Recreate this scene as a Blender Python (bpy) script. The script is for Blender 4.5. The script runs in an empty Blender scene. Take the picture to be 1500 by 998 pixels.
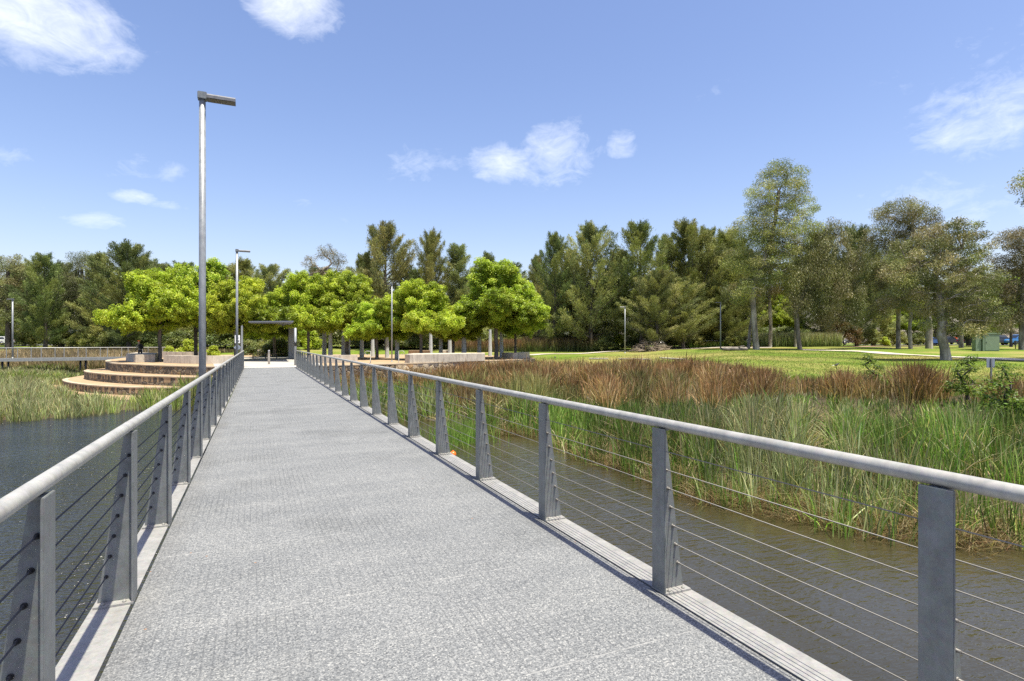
import bpy, bmesh, math, random
import numpy as np
from mathutils import Vector, Matrix

# ------------------------------------------------------------------ basics
F = 833.0; HC = 1.585; HORIZON = 502.0
TH = math.atan(375.0 / F); CO, SI = math.cos(TH), math.sin(TH)
scene = bpy.context.scene
COL = scene.collection
R = np.random.RandomState(7)

def cam2w(xc, d):
    return (xc * CO + d * SI, -xc * SI + d * CO)
def w2cam(x, y):
    return (x * CO - y * SI, x * SI + y * CO)
def at(px, py, z):
    d = F * (HC - z) / (py - HORIZON)
    x, y = cam2w((px - 750.0) / F * d, d)
    return (x, y, z)
def pd(px, d):
    return cam2w((px - 750.0) / F * d, d)

def tag(o, label=None, cat=None, group=None, kind=None):
    if label: o['label'] = label
    if cat: o['category'] = cat
    if group: o['group'] = group
    if kind: o['kind'] = kind
    return o

def empty(name, loc, rz=0.0, label=None, cat=None, group=None, scale=None):
    o = bpy.data.objects.new(name, None); COL.objects.link(o)
    o.location = loc; o.rotation_euler = (0, 0, rz)
    o.empty_display_size = 0.2
    if scale: o.scale = scale
    return tag(o, label, cat, group)

def link(name, me, parent=None, mat=None, loc=None, rot=None):
    o = bpy.data.objects.new(name, me); COL.objects.link(o)
    if parent: o.parent = parent
    if mat is not None and len(me.materials) == 0: me.materials.append(mat)
    if loc is not None: o.location = loc
    if rot is not None: o.rotation_euler = rot
    return o

def copy_tree(o, parent=None):
    c = o.copy(); COL.objects.link(c)
    if parent is not None: c.parent = parent
    for ch in list(o.children): copy_tree(ch, c)
    return c

def np_mesh(name, V, quads=None, tris=None, col=None, smooth=False, mat=None):
    V = np.asarray(V, np.float32)
    me = bpy.data.meshes.new(name)
    me.vertices.add(len(V)); me.vertices.foreach_set('co', V.ravel())
    parts, tot = [], []
    if quads is not None and len(quads):
        quads = np.asarray(quads, np.int32); parts.append(quads.ravel()); tot.append(np.full(len(quads), 4))
    if tris is not None and len(tris):
        tris = np.asarray(tris, np.int32); parts.append(tris.ravel()); tot.append(np.full(len(tris), 3))
    idx = np.concatenate(parts); tot = np.concatenate(tot)
    me.loops.add(len(idx)); me.loops.foreach_set('vertex_index', idx.astype(np.int32))
    st = np.concatenate([[0], np.cumsum(tot)[:-1]]).astype(np.int32)
    me.polygons.add(len(tot)); me.polygons.foreach_set('loop_start', st)
    if smooth: me.polygons.foreach_set('use_smooth', np.ones(len(tot), bool))
    me.update(calc_edges=True)
    if col is not None:
        a = me.attributes.new('col', 'FLOAT_COLOR', 'POINT')
        c4 = np.ones((len(V), 4), np.float32); c4[:, :3] = np.clip(col, 0, 1)
        a.data.foreach_set('color', c4.ravel())
    if mat: me.materials.append(mat)
    return me

class MB:
    """collects simple solids into one mesh"""
    def __init__(s): s.v = []; s.f = []; s.sm = []; s.mi = []; s.cur = 0
    def add(s, vs, fs, smooth=False):
        o = len(s.v); s.v += [tuple(v) for v in vs]
        for f in fs: s.f.append([i + o for i in f]); s.sm.append(smooth); s.mi.append(s.cur)
    def box(s, x0, x1, y0, y1, z0, z1):
        s.add([(x0,y0,z0),(x1,y0,z0),(x1,y1,z0),(x0,y1,z0),(x0,y0,z1),(x1,y0,z1),(x1,y1,z1),(x0,y1,z1)],
              [(0,3,2,1),(4,5,6,7),(0,1,5,4),(1,2,6,5),(2,3,7,6),(3,0,4,7)])
    def prism(s, fp, z0, z1, top=True, bottom=True, z1s=None):
        n = len(fp)
        a = sum(fp[i][0]*fp[(i+1)%n][1]-fp[(i+1)%n][0]*fp[i][1] for i in range(n))
        if a < 0: fp = list(fp)[::-1]
        vs = [(p[0],p[1],z0) for p in fp] + [(p[0],p[1],z1) for p in fp]
        fs = [(i,(i+1)%n,n+(i+1)%n,n+i) for i in range(n)]
        if top: fs.append(tuple(range(n,2*n)))
        if bottom: fs.append(tuple(range(n-1,-1,-1)))
        s.add(vs, fs)
    def extrude_profile(s, prof, axis, a0, a1):
        """prof: list of 2D points; axis 'x': prof=(y,z), 'y': prof=(x,z)"""
        n = len(prof)
        if axis == 'x': vs = [(a0,p[0],p[1]) for p in prof]+[(a1,p[0],p[1]) for p in prof]
        else: vs = [(p[0],a0,p[1]) for p in prof]+[(p[0],a1,p[1]) for p in prof]
        s.add(vs, [(i,(i+1)%n,n+(i+1)%n,n+i) for i in range(n)]+[tuple(range(n)),tuple(range(2*n-1,n-1,-1))])
    def tube(s, pts, rad, sides=10, caps=True, smooth=True):
        pts = [Vector(p) for p in pts]; n = len(pts)
        if not hasattr(rad, '__len__'): rad = [rad]*n
        t0 = (pts[1]-pts[0]).normalized()
        up = Vector((0,0,1)) if abs(t0.z) < .9 else Vector((1,0,0))
        u = t0.cross(up).normalized(); rings = []; vs = []
        for i,p in enumerate(pts):
            if i == 0: t = t0
            elif i == n-1: t = (pts[i]-pts[i-1]).normalized()
            else: t = ((pts[i]-pts[i-1]).normalized()+(pts[i+1]-pts[i]).normalized()).normalized()
            u = (u - t*u.dot(t)).normalized(); w = t.cross(u)
            for k in range(sides):
                a = 2*math.pi*k/sides
                vs.append(p + (u*math.cos(a)+w*math.sin(a))*rad[i])
        fs = [(i*sides+k, i*sides+(k+1)%sides, (i+1)*sides+(k+1)%sides, (i+1)*sides+k) for i in range(n-1) for k in range(sides)]
        s.add(vs, fs, smooth)
        if caps:
            o = len(s.v)-n*sides
            s.f.append([o+k for k in range(sides-1,-1,-1)]); s.sm.append(False); s.mi.append(s.cur)
            s.f.append([o+(n-1)*sides+k for k in range(sides)]); s.sm.append(False); s.mi.append(s.cur)
    def lathe(s, prof, c=(0,0,0), sides=16, axis='z'):
        vs = []
        for r,z in prof:
            for k in range(sides):
                a = 2*math.pi*k/sides
                p = (r*math.cos(a), r*math.sin(a), z)
                if axis == 'x': p = (z, r*math.cos(a), r*math.sin(a))
                if axis == 'y': p = (r*math.cos(a), z, r*math.sin(a))
                vs.append((p[0]+c[0],p[1]+c[1],p[2]+c[2]))
        n = len(prof)
        fs = [(i*sides+k, i*sides+(k+1)%sides, (i+1)*sides+(k+1)%sides, (i+1)*sides+k) for i in range(n-1) for k in range(sides)]
        fs += [tuple(range(sides-1,-1,-1)), tuple(range((n-1)*sides, n*sides))]
        s.add(vs, fs, True)
    def mesh(s, name, mats=None, bevel=0):
        me = bpy.data.meshes.new(name); me.from_pydata(s.v, [], s.f)
        me.polygons.foreach_set('use_smooth', s.sm)
        if mats:
            for m in (mats if isinstance(mats, (list,tuple)) else [mats]): me.materials.append(m)
            me.polygons.foreach_set('material_index', s.mi)
        bm = bmesh.new(); bm.from_mesh(me)
        bmesh.ops.recalc_face_normals(bm, faces=bm.faces)
        if bevel:
            es = [e for e in bm.edges if len(e.link_faces) == 2 and e.calc_face_angle(0) > .6]
            bmesh.ops.bevel(bm, geom=es, offset=bevel, segments=2, affect='EDGES', clamp_overlap=True)
        bm.to_mesh(me); bm.free(); me.update()
        return me
    def build(s, name, mats, parent=None, loc=None, bevel=0, rot=None):
        return link(name, s.mesh(name, mats, bevel), parent, None, loc, rot)

def catmull(P, n=8, closed=False):
    P = [np.array(p, float) for p in P]; out = []
    N = len(P)
    for i in range(N if closed else N-1):
        if closed: p0,p1,p2,p3 = P[i-1],P[i],P[(i+1)%N],P[(i+2)%N]
        else: p0,p1,p2,p3 = P[max(i-1,0)],P[i],P[i+1],P[min(i+2,N-1)]
        for k in range(n):
            t = k/n
            out.append(.5*((2*p1)+(-p0+p2)*t+(2*p0-5*p1+4*p2-p3)*t*t+(-p0+3*p1-3*p2+p3)*t**3))
    if not closed: out.append(P[-1])
    return out

# ------------------------------------------------------------------ materials
def new_mat(name):
    m = bpy.data.materials.new(name); m.use_nodes = True
    nt = m.node_tree; b = nt.nodes['Principled BSDF']
    return m, nt, b
def N(nt, typ, **kw):
    n = nt.nodes.new(typ)
    for k,v in kw.items():
        if k.startswith('in_'):
            key = k[3:]
            key = int(key) if key.isdigit() else key.replace('_',' ')
            n.inputs[key].default_value = v
        else: setattr(n, k, v)
    return n
def L(nt, a, b): nt.links.new(a, b)
def ramp(nt, fac, stops, interp='LINEAR'):
    r = nt.nodes.new('ShaderNodeValToRGB'); r.color_ramp.interpolation = interp
    el = r.color_ramp.elements
    while len(el) < len(stops): el.new(.5)
    for e,(p,c) in zip(el, stops): e.position = p; e.color = (*c,1) if len(c)==3 else c
    L(nt, fac, r.inputs[0]); return r.outputs[0]
def mix(nt, fac, a, b, mode='MIX'):
    m = nt.nodes.new('ShaderNodeMix'); m.data_type = 'RGBA'; m.blend_type = mode
    for s,v in ((m.inputs[0],fac),(m.inputs[6],a),(m.inputs[7],b)):
        if hasattr(v,'is_output') or isinstance(v, bpy.types.NodeSocket): L(nt, v, s)
        elif hasattr(v,'__len__'): s.default_value = (*v,1) if len(v)==3 else v
        else: s.default_value = v
    return m.outputs[2]
def coords(nt, kind='Object', scale=None):
    tc = N(nt,'ShaderNodeTexCoord'); o = tc.outputs[kind]
    if scale is not None:
        mp = N(nt,'ShaderNodeMapping'); L(nt,o,mp.inputs[0]); mp.inputs['Scale'].default_value = scale; o = mp.outputs[0]
    return o
def noise(nt, vec, scale, detail=4, rough=.55):
    n = N(nt,'ShaderNodeTexNoise'); n.inputs['Scale'].default_value = scale
    n.inputs['Detail'].default_value = detail; n.inputs['Roughness'].default_value = rough
    L(nt, vec, n.inputs['Vector']); return n.outputs[0]
def bump(nt, b, h, strength=.3, dist=.02):
    n = N(nt,'ShaderNodeBump'); n.inputs['Strength'].default_value = strength; n.inputs['Distance'].default_value = dist
    L(nt, h, n.inputs['Height']); L(nt, n.outputs[0], b.inputs['Normal'])

def simple(name, colr, rough=.6, metal=0.0, var=.12, scale=6.0, bmp=0.0, spec=None):
    m,nt,b = new_mat(name); c = coords(nt)
    n = noise(nt, c, scale, 5)
    lo = tuple(x*(1-var) for x in colr); hi = tuple(min(1,x*(1+var)) for x in colr)
    L(nt, ramp(nt, n, [(.3,lo),(.7,hi)]), b.inputs['Base Color'])
    b.inputs['Roughness'].default_value = rough; b.inputs['Metallic'].default_value = metal
    if spec is not None: b.inputs['Specular IOR Level'].default_value = spec
    if bmp: bump(nt, b, noise(nt, c, scale*6, 4), bmp, .01)
    return m

def galv(name, colr, metal=.45, rough=.42):
    m,nt,b = new_mat(name)
    g = N(nt,'ShaderNodeNewGeometry').outputs['Position']
    n1 = noise(nt, g, 9, 6, .65)
    mp = N(nt,'ShaderNodeMapping'); L(nt,g,mp.inputs[0]); mp.inputs['Scale'].default_value=(40,40,5)
    n2 = noise(nt, mp.outputs[0], 1.0, 4, .6)
    v = N(nt,'ShaderNodeTexVoronoi'); v.inputs['Scale'].default_value = 60; L(nt,g,v.inputs['Vector'])
    lo = tuple(x*.72 for x in colr); hi = tuple(min(1,x*1.22) for x in colr)
    c1 = ramp(nt, n1, [(.3,lo),(.7,hi)])
    c2 = mix(nt, .22, c1, ramp(nt, n2, [(.35,lo),(.65,hi)]))
    c3 = mix(nt, .03, c2, v.outputs['Color'])
    hs = N(nt,'ShaderNodeHueSaturation'); hs.inputs['Saturation'].default_value = .55; L(nt,c3,hs.inputs['Color'])
    L(nt, hs.outputs[0], b.inputs['Base Color'])
    b.inputs['Metallic'].default_value = metal
    rr = N(nt,'ShaderNodeMapRange'); rr.inputs[3].default_value=rough-.1; rr.inputs[4].default_value=rough+.15
    L(nt,n1,rr.inputs[0]); L(nt, rr.outputs[0], b.inputs['Roughness'])
    bump(nt, b, n1, .08, .004)
    return m

M = {}
M['galv'] = galv('galvanised_steel', (.18,.198,.196), .4, .42)
M['rail'] = galv('handrail_steel', (.37,.345,.28), .15, .42)
M['kerb'] = galv('kerb_plate_steel', (.235,.222,.19), .0, .65)
M['pole'] = galv('pole_steel', (.26,.28,.283), .25, .42)
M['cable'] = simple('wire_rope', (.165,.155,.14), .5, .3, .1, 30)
M['cable_shaded'] = simple('wire_rope_shaded', (.045,.046,.05), .55, .2, .1, 30)  # darker copy of the same rope, its shaded side put into the colour
M['dark'] = simple('dark_fitting', (.03,.03,.032), .4, .4)
M['lampbody'] = simple('lamp_housing', (.16,.16,.165), .5, .4, .2, 12)
M['lamplens'] = simple('lamp_lens', (.115,.095,.058), .3, 0, .35, 25)
M['stainless'] = simple('stainless', (.45,.43,.42), .3, .8)
M['alu'] = simple('sign_back', (.26,.30,.36), .4, .4, .12)
M['concrete'] = None
M['black'] = simple('black_rubber', (.02,.02,.02), .7)
M['white'] = simple('white_paint', (.8,.8,.78), .5)
M['greenbox'] = simple('green_cabinet_paint', (.19,.25,.165), .5, 0, .1, 3)
M['roofmetal'] = simple('roof_metal', (.20,.21,.24), .45, .3, .08, 3)
M['glass'] = None
M['timber'] = simple('weathered_timber', (.22,.14,.08), .7, 0, .3, 8)
M['post_conc'] = simple('pale_concrete_post', (.46,.48,.475), .7, 0, .12, 2, .1)
M['hedge_bark'] = simple('bark_brown', (.075,.06,.048), .9, 0, .4, 9, .6)
M['orange'] = simple('orange_plastic', (.85,.16,.015), .35, 0, .05)

def concrete(name, colr):
    m,nt,b = new_mat(name); g = N(nt,'ShaderNodeNewGeometry').outputs['Position']
    mp = N(nt,'ShaderNodeMapping'); L(nt,g,mp.inputs[0]); mp.inputs['Scale'].default_value=(5,5,.55)
    st = noise(nt, mp.outputs[0], 1.0, 5, .65)          # vertical weather streaks
    bl = noise(nt, g, 2.2, 6, .6)
    c = ramp(nt, bl, [(.3,tuple(x*.75 for x in colr)),(.7,tuple(x*1.15 for x in colr))])
    c = mix(nt, ramp(nt, st, [(.5,(0,0,0)),(.7,(.6,.6,.6))]), c, (.13,.112,.095))
    L(nt, c, b.inputs['Base Color']); b.inputs['Roughness'].default_value = .85
    bump(nt, b, noise(nt, g, 40, 4), .2, .006)
    return m
M['concrete'] = concrete('weathered_concrete', (.50,.44,.355))
M['kerbconc'] = concrete('pale_concrete', (.55,.50,.42))

def glass():
    m,nt,b = new_mat('dark_window_glass')
    b.inputs['Base Color'].default_value = (.02,.025,.03,1); b.inputs['Roughness'].default_value = .06
    return m
M['glass'] = glass()

def paint(name, colr, rough=.3):
    m,nt,b = new_mat(name); b.inputs['Base Color'].default_value = (*colr,1)
    b.inputs['Roughness'].default_value = rough; b.inputs['Coat Weight'].default_value = .5
    return m

def deck_mat():
    m,nt,b = new_mat('grit_grating'); c = coords(nt)
    v = N(nt,'ShaderNodeTexVoronoi'); v.inputs['Scale'].default_value = 140; L(nt,c,v.inputs['Vector'])
    sp = N(nt,'ShaderNodeSeparateColor'); L(nt,v.outputs['Color'],sp.inputs[0])
    grit = ramp(nt, sp.outputs[0], [(0,(.035,.038,.041)),(.22,(.11,.114,.116)),(.5,(.18,.184,.183)),(.8,(.26,.26,.252)),(1,(.42,.41,.38))])
    big = noise(nt, c, 1.3, 5, .6)
    grit = mix(nt, .35, grit, ramp(nt, big, [(.3,(.135,.14,.142)),(.7,(.20,.202,.20))]))
    mid = noise(nt, c, 70, 3, .7)
    grit = mix(nt, .45, grit, ramp(nt, mid, [(.3,(.55,.56,.58)),(.62,(1.15,1.14,1.12))]), 'MULTIPLY')
    # square cells of the grating, 40 mm
    sx = N(nt,'ShaderNodeSeparateXYZ'); L(nt,c,sx.inputs[0])
    def lines(sock, period, width):
        a = N(nt,'ShaderNodeMath',operation='MULTIPLY'); a.inputs[1].default_value = 1/period; L(nt,sock,a.inputs[0])
        f = N(nt,'ShaderNodeMath',operation='FRACT'); L(nt,a.outputs[0],f.inputs[0])
        l = N(nt,'ShaderNodeMath',operation='LESS_THAN'); l.inputs[1].default_value = width/period; L(nt,f.outputs[0],l.inputs[0])
        return l.outputs[0]
    lx = lines(sx.outputs[0], .05, .0075); ly = lines(sx.outputs[1], .05, .006)
    mx = N(nt,'ShaderNodeMath',operation='MAXIMUM'); L(nt,lx,mx.inputs[0]); L(nt,ly,mx.inputs[1])
    wear = ramp(nt, noise(nt, c, 1.1, 3), [(.4,(.06,.06,.06)),(.64,(.5,.5,.5))])
    fm = N(nt,'ShaderNodeMath',operation='MULTIPLY'); L(nt,mx.outputs[0],fm.inputs[0]); L(nt,wear,fm.inputs[1])
    c2 = mix(nt, fm.outputs[0], grit, (.07,.073,.078))
    jt = lines(sx.outputs[1], 1.22, .009)
    jm = N(nt,'ShaderNodeMath',operation='MULTIPLY'); L(nt,jt,jm.inputs[0])
    L(nt, ramp(nt, noise(nt, c, 4, 3), [(.42,(0,0,0)),(.6,(.75,.75,.75))]), jm.inputs[1])
    c3 = mix(nt, jm.outputs[0], c2, (.29,.285,.27))
    # faint transverse bands of wear
    mp = N(nt,'ShaderNodeMapping'); L(nt,c,mp.inputs[0]); mp.inputs['Scale'].default_value=(.15,1.6,1)
    band = noise(nt, mp.outputs[0], 1.6, 4, .6)
    c4 = mix(nt, 1.0, c3, ramp(nt, band, [(.3,(.88,.89,.9)),(.7,(1.06,1.06,1.05))]), 'MULTIPLY')
    # sparse bits of dry leaf and dirt gathered towards both edges
    v2 = N(nt,'ShaderNodeTexVoronoi'); v2.inputs['Scale'].default_value = 9; L(nt,c,v2.inputs['Vector'])
    sp2 = N(nt,'ShaderNodeSeparateColor'); L(nt,v2.outputs['Color'],sp2.inputs[0])
    ex = N(nt,'ShaderNodeMath',operation='SUBTRACT'); L(nt,sx.outputs[0],ex.inputs[0]); ex.inputs[1].default_value = .83
    ea = N(nt,'ShaderNodeMath',operation='ABSOLUTE'); L(nt,ex.outputs[0],ea.inputs[0])
    er = ramp(nt, ea.outputs[0], [(.9,(0,0,0)),(1.0,(1,1,1))])
    ge = N(nt,'ShaderNodeMapRange'); L(nt,ea.outputs[0],ge.inputs[0]); ge.inputs[1].default_value=.7; ge.inputs[2].default_value=1.5; ge.inputs[3].default_value=.99; ge.inputs[4].default_value=.80
    g1 = N(nt,'ShaderNodeMath',operation='GREATER_THAN'); L(nt,sp2.outputs[0],g1.inputs[0]); L(nt,ge.outputs[0],g1.inputs[1])
    g2 = N(nt,'ShaderNodeMath',operation='LESS_THAN'); L(nt,v2.outputs['Distance'],g2.inputs[0]); g2.inputs[1].default_value=.075
    gm = N(nt,'ShaderNodeMath',operation='MULTIPLY'); L(nt,g1.outputs[0],gm.inputs[0]); L(nt,g2.outputs[0],gm.inputs[1])
    c4 = mix(nt, gm.outputs[0], c4, (.24,.12,.055))
    st_ = ramp(nt, noise(nt, c, .55, 6, .7), [(.52,(1,1,1)),(.66,(.84,.84,.83))])
    c4 = mix(nt, 1.0, c4, st_, 'MULTIPLY')
    de = N(nt,'ShaderNodeMapRange'); L(nt,ea.outputs[0],de.inputs[0]); de.inputs[1].default_value=1.30; de.inputs[2].default_value=1.5; de.inputs[3].default_value=0; de.inputs[4].default_value=.45
    dn = N(nt,'ShaderNodeMath',operation='MULTIPLY'); L(nt,de.outputs[0],dn.inputs[0]); L(nt,noise(nt,c,3.0,4,.7),dn.inputs[1])
    c4 = mix(nt, dn.outputs[0], c4, (.10,.088,.07))
    L(nt, c4, b.inputs['Base Color']); b.inputs['Roughness'].default_value = .8
    hsum = N(nt,'ShaderNodeMath',operation='SUBTRACT'); L(nt,sp.outputs[0],hsum.inputs[0]); L(nt,fm.outputs[0],hsum.inputs[1])
    bump(nt, b, hsum.outputs[0], .55, .006)
    return m
M['deck'] = deck_mat()

def water_mat():
    m,nt,b = new_mat('pond_water'); g = N(nt,'ShaderNodeNewGeometry').outputs['Position']
    n0 = noise(nt, g, .12, 3)
    brown_base = ramp(nt, n0, [(.35,(.033,.028,.0125)),(.65,(.046,.038,.0165))])
    px_ = N(nt,'ShaderNodeSeparateXYZ'); L(nt,g,px_.inputs[0])
    dp = N(nt,'ShaderNodeMapRange'); L(nt,px_.outputs[0],dp.inputs[0]); dp.inputs[1].default_value=-6; dp.inputs[2].default_value=4
    L(nt, mix(nt, dp.outputs[0], (.014,.016,.016), brown_base), b.inputs['Base Color'])   # dark grey on the left to brown on the right
    b.inputs['Roughness'].default_value = .09; b.inputs['IOR'].default_value = 1.6
    mp = N(nt,'ShaderNodeMapping'); L(nt,g,mp.inputs[0])
    mp.inputs['Rotation'].default_value = (0,0,.55); mp.inputs['Scale'].default_value = (1.0,2.6,1)
    a = noise(nt, mp.outputs[0], 3.0, 3, .55)
    mp2 = N(nt,'ShaderNodeMapping'); L(nt,g,mp2.inputs[0])
    mp2.inputs['Rotation'].default_value = (0,0,.2); mp2.inputs['Scale'].default_value = (1.0,2.0,1)
    c = noise(nt, mp2.outputs[0], 8, 2, .5)
    h = N(nt,'ShaderNodeMath',operation='MULTIPLY_ADD'); L(nt,c,h.inputs[0]); h.inputs[1].default_value=.28; L(nt,a,h.inputs[2])
    gx_ = N(nt,'ShaderNodeSeparateXYZ'); L(nt,g,gx_.inputs[0])
    lee = N(nt,'ShaderNodeMapRange'); L(nt,gx_.outputs[0],lee.inputs[0]); lee.inputs[1].default_value=-1.5; lee.inputs[2].default_value=3.5; lee.inputs[3].default_value=1.0; lee.inputs[4].default_value=.25   # breeze reaches the open side, the reed side lies sheltered
    calm = ramp(nt, noise(nt, g, .35, 3), [(.36,(.55,.55,.55)),(.64,(1,1,1))])
    cl_ = N(nt,'ShaderNodeMath',operation='MULTIPLY'); L(nt,calm,cl_.inputs[0]); L(nt,lee.outputs[0],cl_.inputs[1])
    hm = N(nt,'ShaderNodeMath',operation='MULTIPLY'); L(nt,h.outputs[0],hm.inputs[0]); L(nt,cl_.outputs[0],hm.inputs[1])
    sl2 = N(nt,'ShaderNodeMapRange'); L(nt,px_.outputs[0],sl2.inputs[0]); sl2.inputs[1].default_value=-2; sl2.inputs[2].default_value=4; sl2.inputs[3].default_value=.8; sl2.inputs[4].default_value=.45; L(nt,sl2.outputs[0],b.inputs['Specular IOR Level'])  # reflection strength set by side, weaker on the right
    bump(nt, b, hm.outputs[0], 1.0, .12)
    return m
M['water'] = water_mat()

def stone_mat(name, stones, mortar, scale=2.7):
    m,nt,b = new_mat(name); g = N(nt,'ShaderNodeNewGeometry').outputs['Position']
    wn = N(nt,'ShaderNodeTexNoise'); wn.inputs['Scale'].default_value = 2.5; L(nt,g,wn.inputs['Vector'])
    wv = N(nt,'ShaderNodeVectorMath',operation='MULTIPLY_ADD'); L(nt,wn.outputs['Color'],wv.inputs[0]); wv.inputs[1].default_value=(.16,.16,.16); L(nt,g,wv.inputs[2])
    v = N(nt,'ShaderNodeTexVoronoi'); v.inputs['Scale'].default_value = scale; L(nt,wv.outputs[0],v.inputs['Vector'])
    e = N(nt,'ShaderNodeTexVoronoi',feature='DISTANCE_TO_EDGE'); e.inputs['Scale'].default_value = scale; L(nt,wv.outputs[0],e.inputs['Vector'])
    sp = N(nt,'ShaderNodeSeparateColor'); L(nt,v.outputs['Color'],sp.inputs[0])
    k = len(stones)
    c = ramp(nt, sp.outputs[0], [(i/k,s) for i,s in enumerate(stones)], 'CONSTANT')
    c = mix(nt, .55, c, ramp(nt, noise(nt, g, 9, 5), [(.3,(.45,.42,.38)),(.7,(1.3,1.25,1.2))]), 'MULTIPLY')
    ed = ramp(nt, e.outputs[0], [(.035,(1,1,1)),(.075,(0,0,0))])
    c = mix(nt, ed, c, mortar)
    L(nt, c, b.inputs['Base Color']); b.inputs['Roughness'].default_value = .9
    bump(nt, b, ramp(nt, e.outputs[0], [(.0,(0,0,0)),(.16,(1,1,1))]), .9, .05)
    return m
M['stone'] = stone_mat('basalt_rubble_wall', [(.15,.12,.085),(.25,.19,.12),(.09,.075,.058),(.27,.185,.10),(.19,.155,.11),(.27,.22,.15),(.12,.098,.072),(.24,.18,.115)], (.06,.05,.038), 2.9)
M['stone_pale'] = stone_mat('sandstone_rubble_wall', [(.40,.30,.19),(.48,.39,.27),(.20,.18,.16),(.50,.33,.17),(.33,.26,.18),(.44,.37,.27)], (.40,.33,.24), 2.0)

def gravel(name, c0, c1, c2, s1=1.2, s2=30):
    m,nt,b = new_mat(name); g = N(nt,'ShaderNodeNewGeometry').outputs['Position']
    a = noise(nt, g, s1, 6, .65); f = noise(nt, g, s2, 3, .7)
    c = ramp(nt, a, [(.3,c0),(.52,c1),(.75,c2)])
    c = mix(nt, .6, c, ramp(nt, f, [(.3,(.65,.63,.6)),(.7,(1.25,1.22,1.18))]), 'MULTIPLY')
    L(nt, c, b.inputs['Base Color']); b.inputs['Roughness'].default_value = .95
    bump(nt, b, f, .4, .01); return m
M['gravel'] = gravel('orange_gravel', (.30,.205,.115), (.37,.262,.15), (.42,.315,.20))
M['coping'] = gravel('pale_coping', (.36,.28,.19), (.46,.37,.26), (.53,.45,.34))
M['path'] = gravel('pale_path', (.42,.37,.30), (.50,.45,.37), (.56,.51,.43), .8)
M['paving'] = gravel('plaza_paving', (.33,.31,.27), (.39,.37,.33), (.44,.42,.38), .6)
M['asphalt'] = gravel('asphalt', (.10,.10,.10), (.13,.13,.13), (.16,.16,.155), .7)
M['mulch'] = gravel('mulch', (.20,.13,.085), (.27,.185,.12), (.33,.24,.17), 1.0)

def ground_mat():
    m,nt,b = new_mat('lawn_and_soil'); g = N(nt,'ShaderNodeNewGeometry').outputs['Position']
    a = noise(nt, g, .10, 6, .62); a2 = noise(nt, g, .45, 6, .7); f = noise(nt, g, 14, 4, .75)
    green = ramp(nt, a2, [(.28,(.078,.135,.014)),(.5,(.125,.185,.022)),(.72,(.19,.225,.038))])
    dry = ramp(nt, a2, [(.3,(.25,.215,.065)),(.7,(.36,.285,.12))])
    lawn = mix(nt, ramp(nt, a, [(.43,(0,0,0)),(.62,(.85,.85,.85))]), green, dry)
    lawn = mix(nt, .75, lawn, ramp(nt, f, [(.25,(.45,.5,.4)),(.7,(1.3,1.28,1.2))]), 'MULTIPLY')
    soil = ramp(nt, a2, [(.3,(.05,.042,.028)),(.7,(.12,.095,.055))])
    at_ = N(nt,'ShaderNodeAttribute',attribute_name='col')
    sp = N(nt,'ShaderNodeSeparateColor'); L(nt,at_.outputs['Color'],sp.inputs[0])
    w = N(nt,'ShaderNodeMath',operation='MULTIPLY_ADD'); L(nt,noise(nt,g,.8,4),w.inputs[0]); w.inputs[1].default_value=.5; L(nt,sp.outputs[0],w.inputs[2])
    c = mix(nt, ramp(nt, w.outputs[0], [(.5,(0,0,0)),(.9,(1,1,1))]), soil, lawn)
    L(nt, c, b.inputs['Base Color']); b.inputs['Roughness'].default_value = .95
    b.inputs['Specular IOR Level'].default_value = .15
    bump(nt, b, f, .8, .06); return m
M['ground'] = ground_mat()

def leaf_mat(name, trans=.35, rough=.5, tint=.18, tcol=(1.12,1.14,.75)):
    m,nt,b = new_mat(name)
    at_ = N(nt,'ShaderNodeAttribute',attribute_name='col')
    oi = N(nt,'ShaderNodeObjectInfo')
    hs = N(nt,'ShaderNodeHueSaturation'); L(nt,at_.outputs['Color'],hs.inputs['Color'])
    mr = N(nt,'ShaderNodeMapRange'); L(nt,oi.outputs['Random'],mr.inputs[0]); mr.inputs[3].default_value=1-tint; mr.inputs[4].default_value=1+tint
    L(nt,mr.outputs[0],hs.inputs['Value'])
    mh = N(nt,'ShaderNodeMapRange'); L(nt,oi.outputs['Random'],mh.inputs[0]); mh.inputs[3].default_value=.488; mh.inputs[4].default_value=.512
    L(nt,mh.outputs[0],hs.inputs['Hue'])
    L(nt,hs.outputs[0],b.inputs['Base Color']); b.inputs['Roughness'].default_value = rough
    b.inputs['Specular IOR Level'].default_value = .3
    tr = N(nt,'ShaderNodeBsdfTranslucent')
    L(nt, mix(nt, 1.0, hs.outputs[0], tcol, 'MULTIPLY'), tr.inputs[0])
    ms = N(nt,'ShaderNodeMixShader'); ms.inputs[0].default_value = trans
    L(nt,b.outputs[0],ms.inputs[1]); L(nt,tr.outputs[0],ms.inputs[2])
    L(nt, ms.outputs[0], nt.nodes['Material Output'].inputs[0]); return m
M['leaf'] = leaf_mat('broad_leaves', .4, .45, .08)
M['needle'] = leaf_mat('needle_foliage', .22, .6, .14)
M['gumleaf'] = leaf_mat('eucalypt_leaves', .25, .42, .10)
M['reed'] = leaf_mat('reed_stems', .38, .45, .02, (1.15,1.15,.8))

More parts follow.
